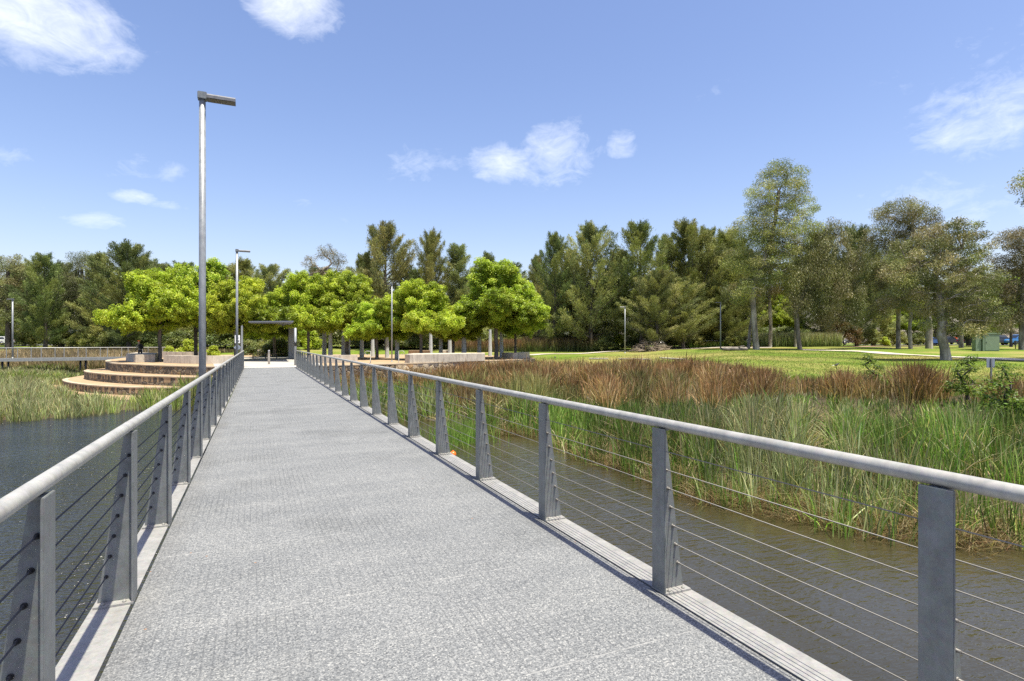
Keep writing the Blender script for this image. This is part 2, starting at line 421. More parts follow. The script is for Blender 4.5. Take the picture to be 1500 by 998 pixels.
def bark(name, cols, scale=3.0):
    m,nt,b = new_mat(name); c = coords(nt, 'Object', (1,1,.35))
    n = noise(nt, c, scale, 6, .65)
    L(nt, ramp(nt, n, cols), b.inputs['Base Color']); b.inputs['Roughness'].default_value = .85
    bump(nt, b, noise(nt, c, scale*4, 5), .5, .03); return m
M['gumbark'] = bark('smooth_gum_bark', [(.34,(.08,.068,.056)),(.5,(.27,.235,.195)),(.66,(.47,.43,.37))], 1.6)
M['darkbark'] = bark('dark_bark', [(.3,(.035,.03,.025)),(.7,(.13,.105,.085))], 3)
M['greybark'] = bark('grey_bark', [(.3,(.06,.052,.045)),(.7,(.20,.175,.15))], 3)

# ------------------------------------------------------------------ terrain
WZ = -1.85
def cp(px, py, z=WZ):
    d = F*(HC-z)/(py-HORIZON); return ((px-750)/F*d, d)
pond = [cp(*p) for p in [(480,602),(560,604),(600,616),(640,625),(690,634),(740,637),(790,637),(820,645),(860,672),(905,684),(940,690),(1000,720),(1050,738),(1100,747),(1150,752),(1200,765),(1250,780),(1340,782),(1412,800),(1500,795),(1650,812),(1900,850)]]
pond += [(18,6),(26,-10),(14,-45),(-60,-45),(-80,5),(-60,18)]
pond += [cp(*p) for p in [(-300,632),(-100,624),(0,618),(60,616),(110,612),(150,606),(200,601),(260,599),(330,600),(400,601)]]
pond = np.array(pond)

def seg_dist(X, D, poly, closed=True):
    best = np.full(X.shape, 1e9)
    n = len(poly)
    for i in range(n if closed else n-1):
        a = poly[i]; b = poly[(i+1)%n]; ab = b-a; l2 = (ab**2).sum()+1e-12
        t = np.clip(((X-a[0])*ab[0]+(D-a[1])*ab[1])/l2, 0, 1)
        best = np.minimum(best, np.hypot(X-a[0]-t*ab[0], D-a[1]-t*ab[1]))
    return best
def inside(X, D, poly):
    r = np.zeros(X.shape, bool); n = len(poly)
    for i in range(n):
        a = poly[i]; b = poly[(i+1)%n]
        c = ((a[1] > D) != (b[1] > D)) & (X < (b[0]-a[0])*(D-a[1])/(b[1]-a[1]+1e-12)+a[0])
        r ^= c
    return r
def sdist(X, D, poly):
    return np.where(inside(X,D,poly), -1, 1)*seg_dist(X,D,poly)
def sstep(a,b,x):
    t = np.clip((x-a)/(b-a),0,1); return t*t*(3-2*t)

# plaza and terraces, outlines in world metres
def W(px,py,z): p = at(px,py,z); return (p[0],p[1])
pl_front = [W(*p,0) for p in [(158,527.2),(154.5,528.8),(158,530.4),(167,532.2),(193,533.5),(220,534.7),(262,536.0),(310,537.0),(355,537.6),(405,538.0),(440,537.0),(475,535.6),(530,534.0),(590,532.4),(640,530.9),(709,528.7),(745,527.4),(772,526.3),(784,525.4)]]
pl_back = [pd(775,66),pd(720,72),pd(600,76),pd(400,77),pd(280,73),pd(200,66)]
plaza = [tuple(p) for p in catmull(pl_front,4)] + pl_back
plaza_c = np.array([w2cam(*p) for p in plaza])
t2_front = [W(*p,-.62) for p in [(128,541.5),(123,543.2),(128,545),(145,546.9),(167,548.5),(200,550.2),(240,551.5),(290,552.8),(350,553.2),(430,551),(500,547),(560,543.5)]]
t1_front = [W(*p,-1.22) for p in [(98,554),(91.5,556.5),(97,559.3),(112,561.8),(135,564.3),(180,566.7),(230,567.6),(290,568),(350,567.5),(420,563),(480,556)]]
t0_front = [W(*p,-1.72) for p in [(66,565),(72,570),(88,575),(105,579),(130,582.5),(160,584.5),(200,585.5),(250,585.5),(320,583),(400,575)]]
t2 = [tuple(p) for p in catmull(t2_front,5)] + [pd(560,48),pd(350,48),pd(200,54)]
t1 = [tuple(p) for p in catmull(t1_front,5)] + [pd(480,44),pd(350,44),pd(200,46),pd(140,52)]
t0 = [tuple(p) for p in catmull(t0_front,5)] + [pd(400,40),pd(350,40),pd(200,42),pd(120,47)]
t2_c, t1_c, t0_c = (np.array([w2cam(*p) for p in t]) for t in (t2,t1,t0))

def lawn_edge_d(u):   # where the marsh plants stop and mown grass begins (camera depth by lateral slope)
    px = u*F+750
    return np.interp(px, [300,640,790,900,1000,1080,1140,1250,1330,1500,1700,1900], [56,54,52,47,40,33,27,25.5,25,24,23,22])

def height(x, y):
    x = np.asarray(x,float); y = np.asarray(y,float)
    X = x*CO-y*SI; D = x*SI+y*CO
    Dp = np.maximum(D, 3.0); u = np.clip(X/Dp, -3, 3)
    s = sdist(X, D, pond)
    lawnR = np.interp(D, [0,20,28,41,62,75,100,140], [-.5,-.45,-.3,.27,.86,1.02,1.15,1.2])
    lawnM = np.interp(D, [0,36,46,52,57,60,75,88,100,140], [-1.3,-1.2,-.95,-.9,-.12,0,.28,.8,1.1,1.2])
    lawnL = np.interp(D, [0,60,66,74,84,100,140], [-1.72,-1.72,-1.0,.15,.95,1.12,1.2])
    wR = sstep(.06,.42,u); wL = sstep(-.02,-.30,u)
    wR = np.where(D<3, sstep(0,10,X), wR); wL = np.where(D<3, 1-sstep(-10,0,X), wL)
    lawn = lawnM*(1-wR)*(1-wL)+lawnR*wR+lawnL*wL
    slope = .115+.035*sstep(.1,.6,u)
    bank = -1.93+slope*np.maximum(s,0)
    h = np.minimum(lawn, bank)
    h = h + .05*np.sin(x*.7+1.3)*np.sin(y*.6)*sstep(0,4,s)
    h = np.where(s<0, -1.93+np.maximum(s*.35,-.9), h)
    # cut under built platforms
    for poly,zz,mg in ((plaza_c,-.5,.6),(t2_c,-1.3,.6),(t1_c,-1.75,.6),(t0_c,-2.1,.5)):
        ins = inside(X,D,poly)&(seg_dist(X,D,poly)>mg)
        h = np.where(ins, np.minimum(h,zz), h)
    return h
def hz(x,y): return float(height(np.array([x]),np.array([y]))[0])

def axis(lo, hi, flo, fhi, fine, far):
    a = list(np.arange(flo, fhi+1e-6, fine)); g = fine; p = fhi
    while p < hi: g *= 1.35; p += g; a.append(min(p,hi))
    g = fine; p = flo; b = []
    while p > lo: g *= 1.35; p -= g; b.append(max(p,lo))
    return np.array(b[::-1]+a)
gx = axis(-1500,1500,-60,110,.8,0); gy = axis(-600,1800,-20,135,.8,0)
GX,GY = np.meshgrid(gx,gy); hh = height(GX.ravel(),GY.ravel())
V = np.c_[GX.ravel(),GY.ravel(),hh]; nx,ny = len(gx),len(gy)
ii = (np.arange(ny-1)[:,None]*nx+np.arange(nx-1)[None,:]).ravel()
Q = np.c_[ii,ii+1,ii+nx+1,ii+nx]
Xc = GX.ravel()*CO-GY.ravel()*SI; Dc = GX.ravel()*SI+GY.ravel()*CO
uu = Xc/np.maximum(Dc,3); mar = lawn_edge_d(uu)
lw = sstep(-2,1.5, Dc-mar)
lw = np.where(uu<-.28, sstep(68,76,Dc), lw)
cc = np.zeros((len(V),3)); cc[:,0] = np.where(Dc>0, lw, 0)*.9
g_me = np_mesh('ground', V, Q, None, cc, True, M['ground'])
tag(link('ground', g_me), kind='structure')
# water sheet
wp_ = [(-400,-300),(400,-300),(400,70),(-400,70)]
mb = MB(); mb.add([(a,b,WZ) for a,b in wp_], [(0,1,2,3)]); tag(mb.build('water', M['water']), kind='structure')

def ribbon(name, pts, width, mat, lift=.03, step=.8):
    P = catmull([(p[0],p[1]) for p in pts], 30); P = np.array(P)
    T = np.gradient(P, axis=0); T /= np.linalg.norm(T,axis=1)[:,None]+1e-9; Nn = np.c_[-T[:,1],T[:,0]]
    k = 5; rows = []
    for j in range(k):
        o = (j/(k-1)-.5)*width; q = P+Nn*o
        rows.append(np.c_[q, height(q[:,0],q[:,1])+lift])
    Vv = np.concatenate(rows); n = len(P); qs = []
    for j in range(k-1):
        b = np.arange(n-1)+j*n; qs.append(np.c_[b,b+1,b+n+1,b+n])
    return tag(link(name, np_mesh(name, Vv, np.concatenate(qs), None, None, False, mat)), kind='structure')
def gp(px, py, d0=30, d1=140):   # point on the terrain seen at a pixel
    ds = np.linspace(d0,d1,600); x = (px-750)/F*ds
    wx = x*CO+ds*SI; wy = -x*SI+ds*CO; h = height(wx,wy)
    yy = HORIZON+(HC-h)*F/ds; k = int(np.argmin(np.abs(yy-py)))
    return (wx[k],wy[k],h[k],ds[k])
ribbon('path', [gp(1175,513.2)[:2],gp(1244,514.6)[:2],gp(1284,517)[:2],gp(1324,520)[:2],gp(1378,522.6)[:2],gp(1420,524.4)[:2],gp(1460,526)[:2],gp(1500,528)[:2],gp(1620,533)[:2]], 1.7, M['path'], .05)
ribbon('path', [pd(775,66),pd(800,68),pd(850,70),pd(900,71.5),pd(980,72),pd(1060,71),pd(1130,69)], 1.6, M['path'], .05)
ribbon('road', [pd(-420,96),pd(-100,98),pd(300,101),pd(750,103),pd(1100,101),pd(1500,98),pd(1900,96)], 7.0, M['asphalt'], .06)
ribbon('mulch_bed', [pd(960,75),pd(1010,76),pd(1080,75),pd(1160,77)], 3.0, M['mulch'], .05)
ribbon('mulch_bed', [pd(1230,76),pd(1290,78),pd(1345,79)], 5.0, M['mulch'], .05)

# ------------------------------------------------------------------ plaza (paving) and stone terraces
def poly_sheet(name, fp, z, mat, kind='structure'):
    mb = MB(); n = len(fp)
    a = sum(fp[i][0]*fp[(i+1)%n][1]-fp[(i+1)%n][0]*fp[i][1] for i in range(n))
    if a < 0: fp = fp[::-1]
    mb.add([(p[0],p[1],z) for p in fp], [tuple(range(n))]); o = mb.build(name, mat)
    return tag(o, kind=kind)
poly_sheet('plaza_ground', plaza, 0.0, M['gravel'])
YE = 39.2   # end of the bridge deck
poly_sheet('paving', [(-1.6,YE+.05),(3.3,YE+.05),(3.3,YE+1.6),(-1.6,YE+1.6)], .006, M['kerbconc'])
poly_sheet('paving', [(-2.4,YE+1.62),(4.2,YE+1.62),(5.5,70),(-4.5,70)], .005, M['paving'])

def inset(curve, off):
    P = np.array(curve); T = np.gradient(P,axis=0); T /= np.linalg.norm(T,axis=1)[:,None]+1e-9
    Nn = np.c_[-T[:,1],T[:,0]]; return P+Nn*off
def wall_run(name, curve, z0, z1, th, mat, parent=None):
    P = np.array(curve); Qn = inset(curve, th); n = len(P); mb = MB()
    vs = [(p[0],p[1],z0) for p in P]+[(p[0],p[1],z1) for p in P]+[(p[0],p[1],z1) for p in Qn]+[(p[0],p[1],z0) for p in Qn]
    fs = []
    for i in range(n-1):
        for a in range(4):
            b = (a+1)%4; fs.append((a*n+i,a*n+i+1,b*n+i+1,b*n+i))
    fs += [(0,n,2*n,3*n),(n-1,2*n-1,3*n-1,4*n-1)]
    mb.add(vs, fs); return mb.build(name, mat, parent)
# terraces (front faces seen from the pond); curves run left to right so +normal points away from the camera
c3 = catmull(pl_front,6); c2 = catmull(t2_front,6); c1 = catmull(t1_front,6); c0 = catmull(t0_front,6)
ksplit = next(i for i,p in enumerate(c3) if w2cam(*p)[0]/w2cam(*p)[1]*F+750 > 575)
tw = empty('stone_terrace', (0,0,0), label='curved stepped terrace of dark rubble stone walls with orange gravel treads beside the pond', cat='terrace')
for cv,z0,z1 in ((c3[:ksplit+1],-1.4,-.07),(c2,-2.0,-.69),(c1,-2.4,-1.29)):
    wall_run('retaining_wall', cv, z0, z1, .35, M['stone'], tw)
    wall_run('coping', inset(cv,-.02), z1+.002, z1+.075, .34, M['coping'], tw)
for cv,fp,z in ((c2,t2,-.62),(c1,t1,-1.22),(c0,t0,-1.74)):
    mb = MB(); n = len(fp); mb.prism(fp, z-.4, z-.006); mb.build('gravel_tread', M['gravel'], tw)
rw = empty('retaining_wall', (*c3[-1],0), label='pale sandstone rubble retaining wall with sandy ledge at the right edge of the plaza', cat='wall')
off = Vector((c3[-1][0],c3[-1][1],0))
def rel(curve): return [(p[0]-off.x,p[1]-off.y) for p in curve]
cr = c3[ksplit:]
wall_run('upper_wall', rel(cr), -1.3, -.07, .35, M['stone_pale'], rw)
wall_run('coping', rel(inset(cr,-.02)), -.068, .006, .36, M['coping'], rw)
lo_c = [W(*p,-.85) for p in [(575,552),(640,547),(709,544),(745,542),(772,540.5)]]
lo = catmull(lo_c,5)
wall_run('lower_wall', rel(lo), -1.7, -.88, .35, M['stone_pale'], rw)
mb = MB(); fpl = rel(inset(lo,-.03))+[tuple(p) for p in rel(cr)[::-1]]
fpl = [tuple(p) for p in fpl]; mb.prism(fpl, -1.0, -.85); mb.build('sandy_ledge', M['coping'], rw)

# ------------------------------------------------------------------ concrete planters and seat walls on the plaza
def block(name, pts, z1, label, cat='planter wall', group=None, mat=None, z0=0.0, bev=.03, smoothpts=False, cap=True, soil=False):
    fp = [W(px,py,0) for px,py in pts]
    if smoothpts: fp = [tuple(p) for p in fp]
    cx = sum(p[0] for p in fp)/len(fp); cy = sum(p[1] for p in fp)/len(fp)
    mb = MB(); mb.prism([(p[0]-cx,p[1]-cy) for p in fp], z0-.02, z1)
    o = mb.build(name, mat or M['concrete'], None, (cx,cy,0), bevel=bev)
    return tag(o, label, cat, group)
PG = 'concrete planter walls on the plaza'
block('concrete_block', [(184.3,528.6),(198.2,531.4),(227,530.5),(231,527),(200,525.6)], .62, 'square cornered pale concrete block at the left end of the plaza, person behind it', 'concrete block', PG)
def arc_block(px0,px1,py0,pym,py1,th,z1,label,name='planter_wall',cat='planter wall'):
    f = [W(px0,py0,0),W((px0+px1)/2,pym,0),W(px1,py1,0)]; c = catmull(f,6); b = inset(c,th)
    fp = [tuple(p) for p in c]+[tuple(p) for p in b[::-1]]
    cx = sum(p[0] for p in fp)/len(fp); cy = sum(p[1] for p in fp)/len(fp)
    mb = MB(); mb.prism([(p[0]-cx,p[1]-cy) for p in fp], -.02, z1)
    return tag(mb.build(name, M['concrete'], None, (cx,cy,0), bevel=.025), label, cat, PG)
arc_block(239,342,532.0,533.2,532.6,.55,.60,'long streaked grey concrete planter wall left of the bridge, behind the tall lamp post')
arc_block(231,300,524.0,524.6,524.6,.5,.62,'low pale concrete planter wall under the green trees, behind the long streaked one')
arc_block(452,524,531.6,531.9,531.4,.6,.60,'pale concrete planter wall just right of the bridge end')
block('planter_wall', [(593,531.4),(600,532.0),(710,528.9),(710.5,527.4),(606,528.6)], .66, 'long straight concrete planter wall with rust stained top on the right of the plaza', 'planter wall', PG)
arc_block(735,776,524.9,526.1,524.0,.9,.60,'short curved scalloped concrete planter wall at the right end of the plaza')
block('planter_box', [(598,523.6),(630,523.6),(630,522.6),(599,522.6)], .72, 'brown timber faced planter box behind the long right planter wall, left of two', 'planter box', None, M['timber'])
block('planter_box', [(648,522.9),(662,522.9),(662,522),(648,522)], .72, 'short pale brown planter box behind the long right planter wall, right of two', 'planter box', None, M['concrete'])
block('seat_wall', [(377,521.2),(412,521.2),(412,520.3),(377,520.3)], .78, 'weathered concrete seat wall behind the bench at the end of the paving', 'wall')

# ------------------------------------------------------------------ footbridge and railings
XL, XR, Y0 = -.679, 2.336, -3.0
fb = empty('footbridge', (0,0,0), label='long straight footbridge with grey grit grating deck over the pond', cat='footbridge')
mb = MB(); mb.box(XL+.008,XR-.008,Y0,YE,-.05,0); mb.build('deck', M['deck'], fb)
for sx,x0 in ((-1,XL),(1,XR)):
    mb = MB(); a,b_ = sorted((x0+sx*.014, x0+sx*.215)); 
    y = Y0
    mb.box(a,b_,Y0,YE,-.012,-.002)
    c,d_ = sorted((x0+sx*.209, x0+sx*.2165)); mb.box(c,d_,Y0,YE,-.20,-.0125)
    mb.build('kerb_plate', M['kerb'], fb)
    mb = MB(); a,b_ = sorted((x0-sx*.25,x0-sx*.11)); mb.box(a,b_,Y0,YE,-.42,-.06); mb.build('side_beam', M['galv'], fb)
for yp in np.arange(4,YE,8.0):
    for xx in (XL+.35,XR-.35):
        mb = MB(); mb.tube([(xx,yp,-3.2),(xx,yp,-.42)],.11,12); mb.build('pier', M['galv'], fb)
mb = MB(); mb.box(XL-.1,XR+.1,YE-.06,YE+.02,-.4,-.055); mb.build('end_beam', M['concrete'], fb)

RH = 1.1; RR = .0305; PT = RH-2*RR   # rail height and radius, post top
ncab = 7
cz = [.165+.1215*i for i in range(ncab)]
def gus(z): return .020+ (.185-.020)*(1-z/PT)       # web depth outward of the flange at a height
def make_post(sx):
    po = MB()
    # flange facing the deck
    x0,x1 = sorted((0,sx*.012)); po.box(x0,x1,-.0625,.0625,.012,PT)
    # tapered web
    zt = PT; prof = [(sx*.012,.012),(sx*(.012+gus(.012)),.012),(sx*(.012+.045),zt),(sx*.012,zt)]
    po.extrude_profile(prof,'y',-.006,.006)
    # saddle under the handrail
    a,b_ = sorted((sx*.012,sx*.058)); po.box(a,b_,-.035,.035,PT-.012,PT)
    return po.mesh('post', M['galv'], bevel=.002)
def make_base(sx):
    mb = MB(); a,b_ = sorted((-sx*.0,sx*.205)); mb.box(a,b_,-.068,.068,0,.012)
    for bx in (.05,.16):
        for by in (-.045,.045): mb.lathe([(.011,.012),(.011,.02),(.006,.02),(.006,.028)],(sx*bx,by,0),6)
    return mb.mesh('base_plate', M['kerb'])
def railing(name, sx, x0, ycs, label, near):
    root = empty(name, (x0,ycs[0],0), 0, label, 'railing', 'handrails of the footbridge')
    pm = make_post(sx); bmh = make_base(sx)
    xr = sx*.036; ya = Y0-ycs[0]; yb = ycs[-1]-ycs[0]+.12
    mb = MB(); pts = [(xr,ya+ (yb-ya)*k/40,RH-RR) for k in range(41)]
    if sx > 0: pts += [(xr,yb+.06,RH-RR-.01),(xr,yb+.09,RH-RR-.06),(xr,yb+.09,RH-RR-.3)]
    mb.tube(pts, RR, 20)
    for k in range(3,len(ycs),4):     # welded sleeve joints
        yy = ycs[k]-ycs[0]; mb.tube([(xr,yy-.012,RH-RR),(xr,yy+.012,RH-RR)],RR+.0012,20)
    mb.build('handrail', M['rail'], root)
    for i,yc in enumerate(ycs):
        p = link('post', pm, root, None, (0,yc-ycs[0],-.001))
        q = link('base_plate', bmh, p, None, (0,0,0))
        if i in near:
            for z in cz:
                f = MB(); cx = sx*(.012+gus(z)-.022)
                f.tube([(cx,-.03,z),(cx,.03,z)],[.0075,.0075],8); f.tube([(cx,-.012,z),(cx,.012,z)],[.0115,.0115],8)
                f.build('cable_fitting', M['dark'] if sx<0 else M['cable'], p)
    for z in cz:
        mb = MB(); cx = sx*(.012+gus(z)-.022); n = len(ycs); pts = []
        seq = [ya]+[yc-ycs[0] for yc in ycs]
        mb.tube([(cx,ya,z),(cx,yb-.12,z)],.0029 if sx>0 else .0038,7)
        mb.build('cable', M['cable'] if sx>0 else M['cable_shaded'], root)
    return root
ycR = [2.92+1.62*i for i in range(-2,23)]
ycL = [2.56+1.60*i for i in range(-2,24)]
railing('bridge_railing', 1, XR, ycR, 'right hand railing of the bridge, galvanised with wire cables, beside the rushes', range(1,7))
railing('bridge_railing', -1, XL, ycL, 'left hand railing of the bridge, galvanised with wire cables, by the tall lamp post', range(2,9))

# ------------------------------------------------------------------ lamp posts
def lamp(x, y, z0, H, label, r=.062, head=.58, rz=0.0, group='lamp posts around the park', hw=.24):
    root = empty('lamp_post', (x,y,z0), rz, label, 'lamp post', group)
    mb = MB(); mb.tube([(0,0,0),(0,0,H*.5),(0,0,H-.02)],[r*1.06,r,r*.93],16); mb.build('pole', M['pole'], root)
    mb = MB(); mb.lathe([(r*2.2,0),(r*2.2,.02),(r*1.15,.025),(r*1.15,.12)],(0,0,0),14); mb.build('base_flange', M['galv'], root)
    hd = MB(); hd.box(-r*1.3,r*1.3,-r*1.4,r*1.4,H-.02,H+.12); hdo = hd.build('pole_cap', M['galv'], root, bevel=.01)
    b = MB(); b.extrude_profile([(-hw/2,H+.0),(hw/2,H+.0),(hw/2,H+.055),(hw/2-.03,H+.085),(-hw/2+.03,H+.085),(-hw/2,H+.055)],'x',r*1.3,r*1.3+head)
    h = b.build('lamp_head', M['lampbody'], root)
    l = MB(); l.box(r*1.3+.06,r*1.3+head-.03,-hw/2+.02,hw/2-.02,H-.008,H-.001); l.build('lens', M['lamplens'], h)
    return root
lamp(-.95,12.55,-1.0,7.32,'tallest galvanised lamp post standing beside the left railing, head over the deck',head=.5)
lamp(-.95,34.6,-.4,6.98,'slim galvanised lamp post at the far end of the left railing')
x,y = pd(352,58); lamp(x,y,0,7.5,'lamp post half hidden in the green tree behind the far bridge lamp',.06,.5)
x,y = pd(574,46.5); lamp(x,y,0,6.3,'lamp post on the plaza between the two bright green tree crowns',.055,.3,2.2)
x,y,z,d = gp(915.5,517.5); lamp(x,y,z,5.3,'lamp post at the edge of the lawn in front of the brush pile',.065,.5,math.pi-TH)
x,y,z,d = gp(1055.5,511.6,50,90); lamp(x,y,z,5.2,'lamp post in the shade left of the leaning gum trunk',.065,.5,math.pi-TH)
x,y,z,d = gp(1255.3,505.6,50,100); lamp(x,y,z,4.3,'pale lamp post in front of the brownish shrub by the path',.065,.4,math.pi-TH)
x,y,z,d = gp(1473,505.6,50,92); lamp(x+1.0,y+4,z,4.6,'short lamp post among the parked cars by the green cabinet',.05,.3,math.pi-TH)

# ------------------------------------------------------------------ far boardwalk on the left
A = np.array(pd(-150,51.5)); B = np.array(pd(243,63.0)); dv = B-A; ln = float(np.linalg.norm(dv)); rz = math.atan2(dv[1],dv[0])
bw = empty('boardwalk', (A[0],A[1],0), rz, 'distant boardwalk over the reeds left of the terrace, white grey railings both sides', 'boardwalk')
mb = MB(); mb.box(0,ln,0,2.2,-.06,0); mb.build('deck', M['deck'], bw)
mb = MB(); mb.box(0,ln,-.05,-.004,-.27,.03); mb.build('side_beam', M['pole'], bw)
mb = MB(); mb.box(0,ln,2.204,2.25,-.27,.03); mb.build('side_beam', M['pole'], bw)
for yy,ph in ((.02,0.0),(2.18,.55)):
    mb = MB(); mb.tube([(0,yy,1.05),(ln,yy,1.05)],.035,8); mb.build('handrail', M['rail'], bw)
    k = ph
    while k < ln:
        mb = MB(); mb.box(k-.03,k+.03,yy-.03,yy+.03,0,1.03); mb.build('post', M['pole'], bw); k += 1.86
    for zc in (.2,.36,.52,.68,.84):
        mb = MB(); mb.tube([(0,yy,zc),(ln,yy,zc)],.004,5); mb.build('cable', M['cable_shaded'], bw)
for k in np.arange(1.0,ln,6.1):
    for o_ in (0,.45):
        mb = MB(); mb.tube([(k+o_,.25,-2.2),(k+o_,.25,-.06)],.09,8); mb.build('pier', M['dark'], bw)
x,y = pd(18.5,57.2); lamp(x,y,0.0,5.9,'lamp post on the distant boardwalk at the far left',.075,.4,math.pi-TH)

# ------------------------------------------------------------------ shelter, screen, bench, bollard, handrails, posts
x,y = pd(394,41.6); 
bo = MB(); bo.lathe([(.075,0),(.075,.98),(.07,1.02),(.03,1.03)],(0,0,0),18)
tag(bo.build('bollard', M['stainless'], None, (x,y,0)), 'stainless steel bollard in the middle of the paving at the bridge end', 'bollard')

sh = empty('shelter', (1.2,46,0), 0, 'flat grey roofed shelter over the path at the end of the bridge', 'shelter')
f0 = W(0,0,0) if False else None
def wz(px,py,z):   # point above the horizon at height z
    d = F*(z-HC)/(HORIZON-py); return np.array(pd(px,d))
o2 = np.array([1.2,46.0])
q = [wz(364,472.5,3.25)-o2, wz(430,472.0,3.25)-o2, wz(423,478.0,3.25)-o2, wz(377,477.6,3.25)-o2]
mb = MB(); mb.prism([tuple(a) for a in q],3.25,3.36); mb.build('roof', M['roofmetal'], sh)
for px,d,w in ((427,56.5,.20),(424.5,58,.13)):
    a = np.array(pd(px,d))-o2
    mb = MB(); mb.prism([(a[0]-w*1.3,a[1]-w),(a[0]+w*1.3,a[1]-w),(a[0]+w*1.3,a[1]+w),(a[0]-w*1.3,a[1]+w)],0,3.26); mb.build('column', M['pole'], sh, bevel=.02)
x,y = pd(432.7,39.6); mb = MB(); 
pr = empty('banded_post', (x,y,0), 0, 'slim grey post with one dark band at the right end of the bridge', 'post')
mb.tube([(0,0,0),(0,0,2.6)],.085,14); mb.build('pole', M['pole'], pr)
mb = MB(); mb.tube([(0,0,1.34),(0,0,1.66)],.088,14); mb.build('band', M['dark'], pr)

sc_ = empty('screen', (*pd(354.5,42.0),0), 0, 'tall corrugated grey steel screen at the left end of the bridge', 'screen')
prof = []
for k in range(13): prof.append((k*.11-.66, .03*(k%2)))
mb = MB(); mb.add([(b_,a,.0) for a,b_ in prof]+[(b_,a,2.65+.25*(i/12)) for i,(a,b_) in enumerate(prof)],
       [(i,i+1,i+14,i+13) for i in range(12)]); o = mb.build('panel', M['pole'], sc_)
sm = o.modifiers.new('s','SOLIDIFY'); sm.thickness = .02
for k in (-.7,.7):
    mb = MB(); mb.box(-.05,.05,k-.04,k+.04,0,2.8); mb.build('frame_post', M['pole'], sc_)
x,y = pd(347.8,39.5); sg = empty('sign', (x,y,0), 0, 'small white notice sign on a thin post behind the end of the left railing', 'sign')
mb = MB(); mb.tube([(0,0,0),(0,0,2.15)],.025,8); mb.build('sign_post', M['pole'], sg)
mb = MB(); mb.box(-.16,.16,-.04,-.027,1.55,2.1); pn = mb.build('sign_panel', M['white'], sg)
mb = MB(); mb.lathe([(.07,-.048),(.07,-.042)],(0,0,1.9),14,'y'); mb.build('dark_symbol', M['dark'], pn)
mb = MB(); mb.box(-.11,.11,-.048,-.042,1.64,1.68); mb.box(-.11,.11,-.048,-.042,1.72,1.75); mb.build('text_line', M['dark'], pn)
mb = MB(); mb.add([(-.24,-.035,1.25),(.0,-.035,1.0),(.24,-.035,1.25),(0,-.035,1.5)],[(0,1,2,3)]); dd = mb.build('diamond_panel', M['alu'], sg); dd.modifiers.new('s','SOLIDIFY').thickness=.01

bx,by = pd(388,57.5)
be = empty('bench', (bx,by,0), -.03, 'long backless slatted bench across the far end of the paving', 'bench')
mb = MB()
for k in range(4): mb.box(-1.75,1.75,-.22+k*.115,-.22+k*.115+.095,.42,.46)
mb.build('seat', M['timber'], be)
for xx in (-1.1,.05,1.1):
    mb = MB(); mb.box(xx-.05,xx+.05,-.18,.18,0,.419); mb.build('leg', M['dark'], be)

for i,(px,mirror) in enumerate(((543,-1),(584,1))):
    x,y = pd(px,43.6 if i==0 else 44.6)
    hr = empty('step_handrail', (x,y,-.02), -TH, ('curled steel step handrail, left of the two beside the plaza planter' if i==0 else 'curled steel step handrail, right of the two, against the long planter wall'), 'handrail', 'step handrails at the plaza edge')
    mb = MB(); s_ = mirror
    mb.tube([(0,0,-.4),(0,0,.88),(0,-.02,.95)],.022,8); mb.build('upright', M['rail'], hr)
    mb = MB(); ptsr = []
    for k in range(13):
        a = math.pi*1.25*k/12; ptsr.append((s_*(.28+.16*math.sin(a)) if True else 0,0,.95-.14*(1-math.cos(a))))
    path = [(s_*.0,.0,.93),(s_*.28,0,.95)]+ptsr[1:]
    mb.tube(path,.022,8); mb.build('curl', M['rail'], hr)
    mb = MB(); mb.tube([(0,0,.94),(.14,-.6,.45),(.22,-1.1,.0)],.022,8); mb.build('sloping_rail', M['rail'], hr)
    mb = MB(); mb.tube([(.22,-1.1,-.7),(.22,-1.1,.0)],.022,8); mb.build('lower_upright', M['rail'], hr)

pgl = [(475,60),(484,57),(503,58.5),(510.5,61),(530,60),(546,64),(567,59),(581.5,56),(631,66),(645.5,58),(659,63),(679.5,57.5),(702,60),(718,66),(734.5,59.5)]
ordn = ['first','second','third','fourth','fifth','sixth','seventh','eighth','ninth','tenth','eleventh','twelfth','thirteenth','fourteenth','fifteenth']
for i,(px,d) in enumerate(pgl):
    x,y = pd(px,d); lean = R.uniform(-.05,.05); r0 = .24 if px not in (679.5,) else .3
    rt = empty('tapered_post', (x,y,0), R.uniform(0,3), '%s tapered pale concrete post from the left under the trees right of the shelter' % ordn[i], 'post', 'tapered concrete posts on the plaza')
    mb = MB(); mb.tube([(0,0,0),(lean*.5,0,1.6),(lean,0,3.1)],[r0,r0*.8,r0*.62],8,smooth=False); mb.build('shaft', M['post_conc'], rt)
    if px == 679.5:
        mb = MB(); mb.box(-1.2,1.2,-.18,.18,3.12,3.32); mb.build('capping_beam', M['timber'], rt)
        mb = MB(); mb.lathe([(.2,3.0),(.26,3.05),(.26,3.118)],(lean,0,0),10); mb.build('collar', M['post_conc'], rt)

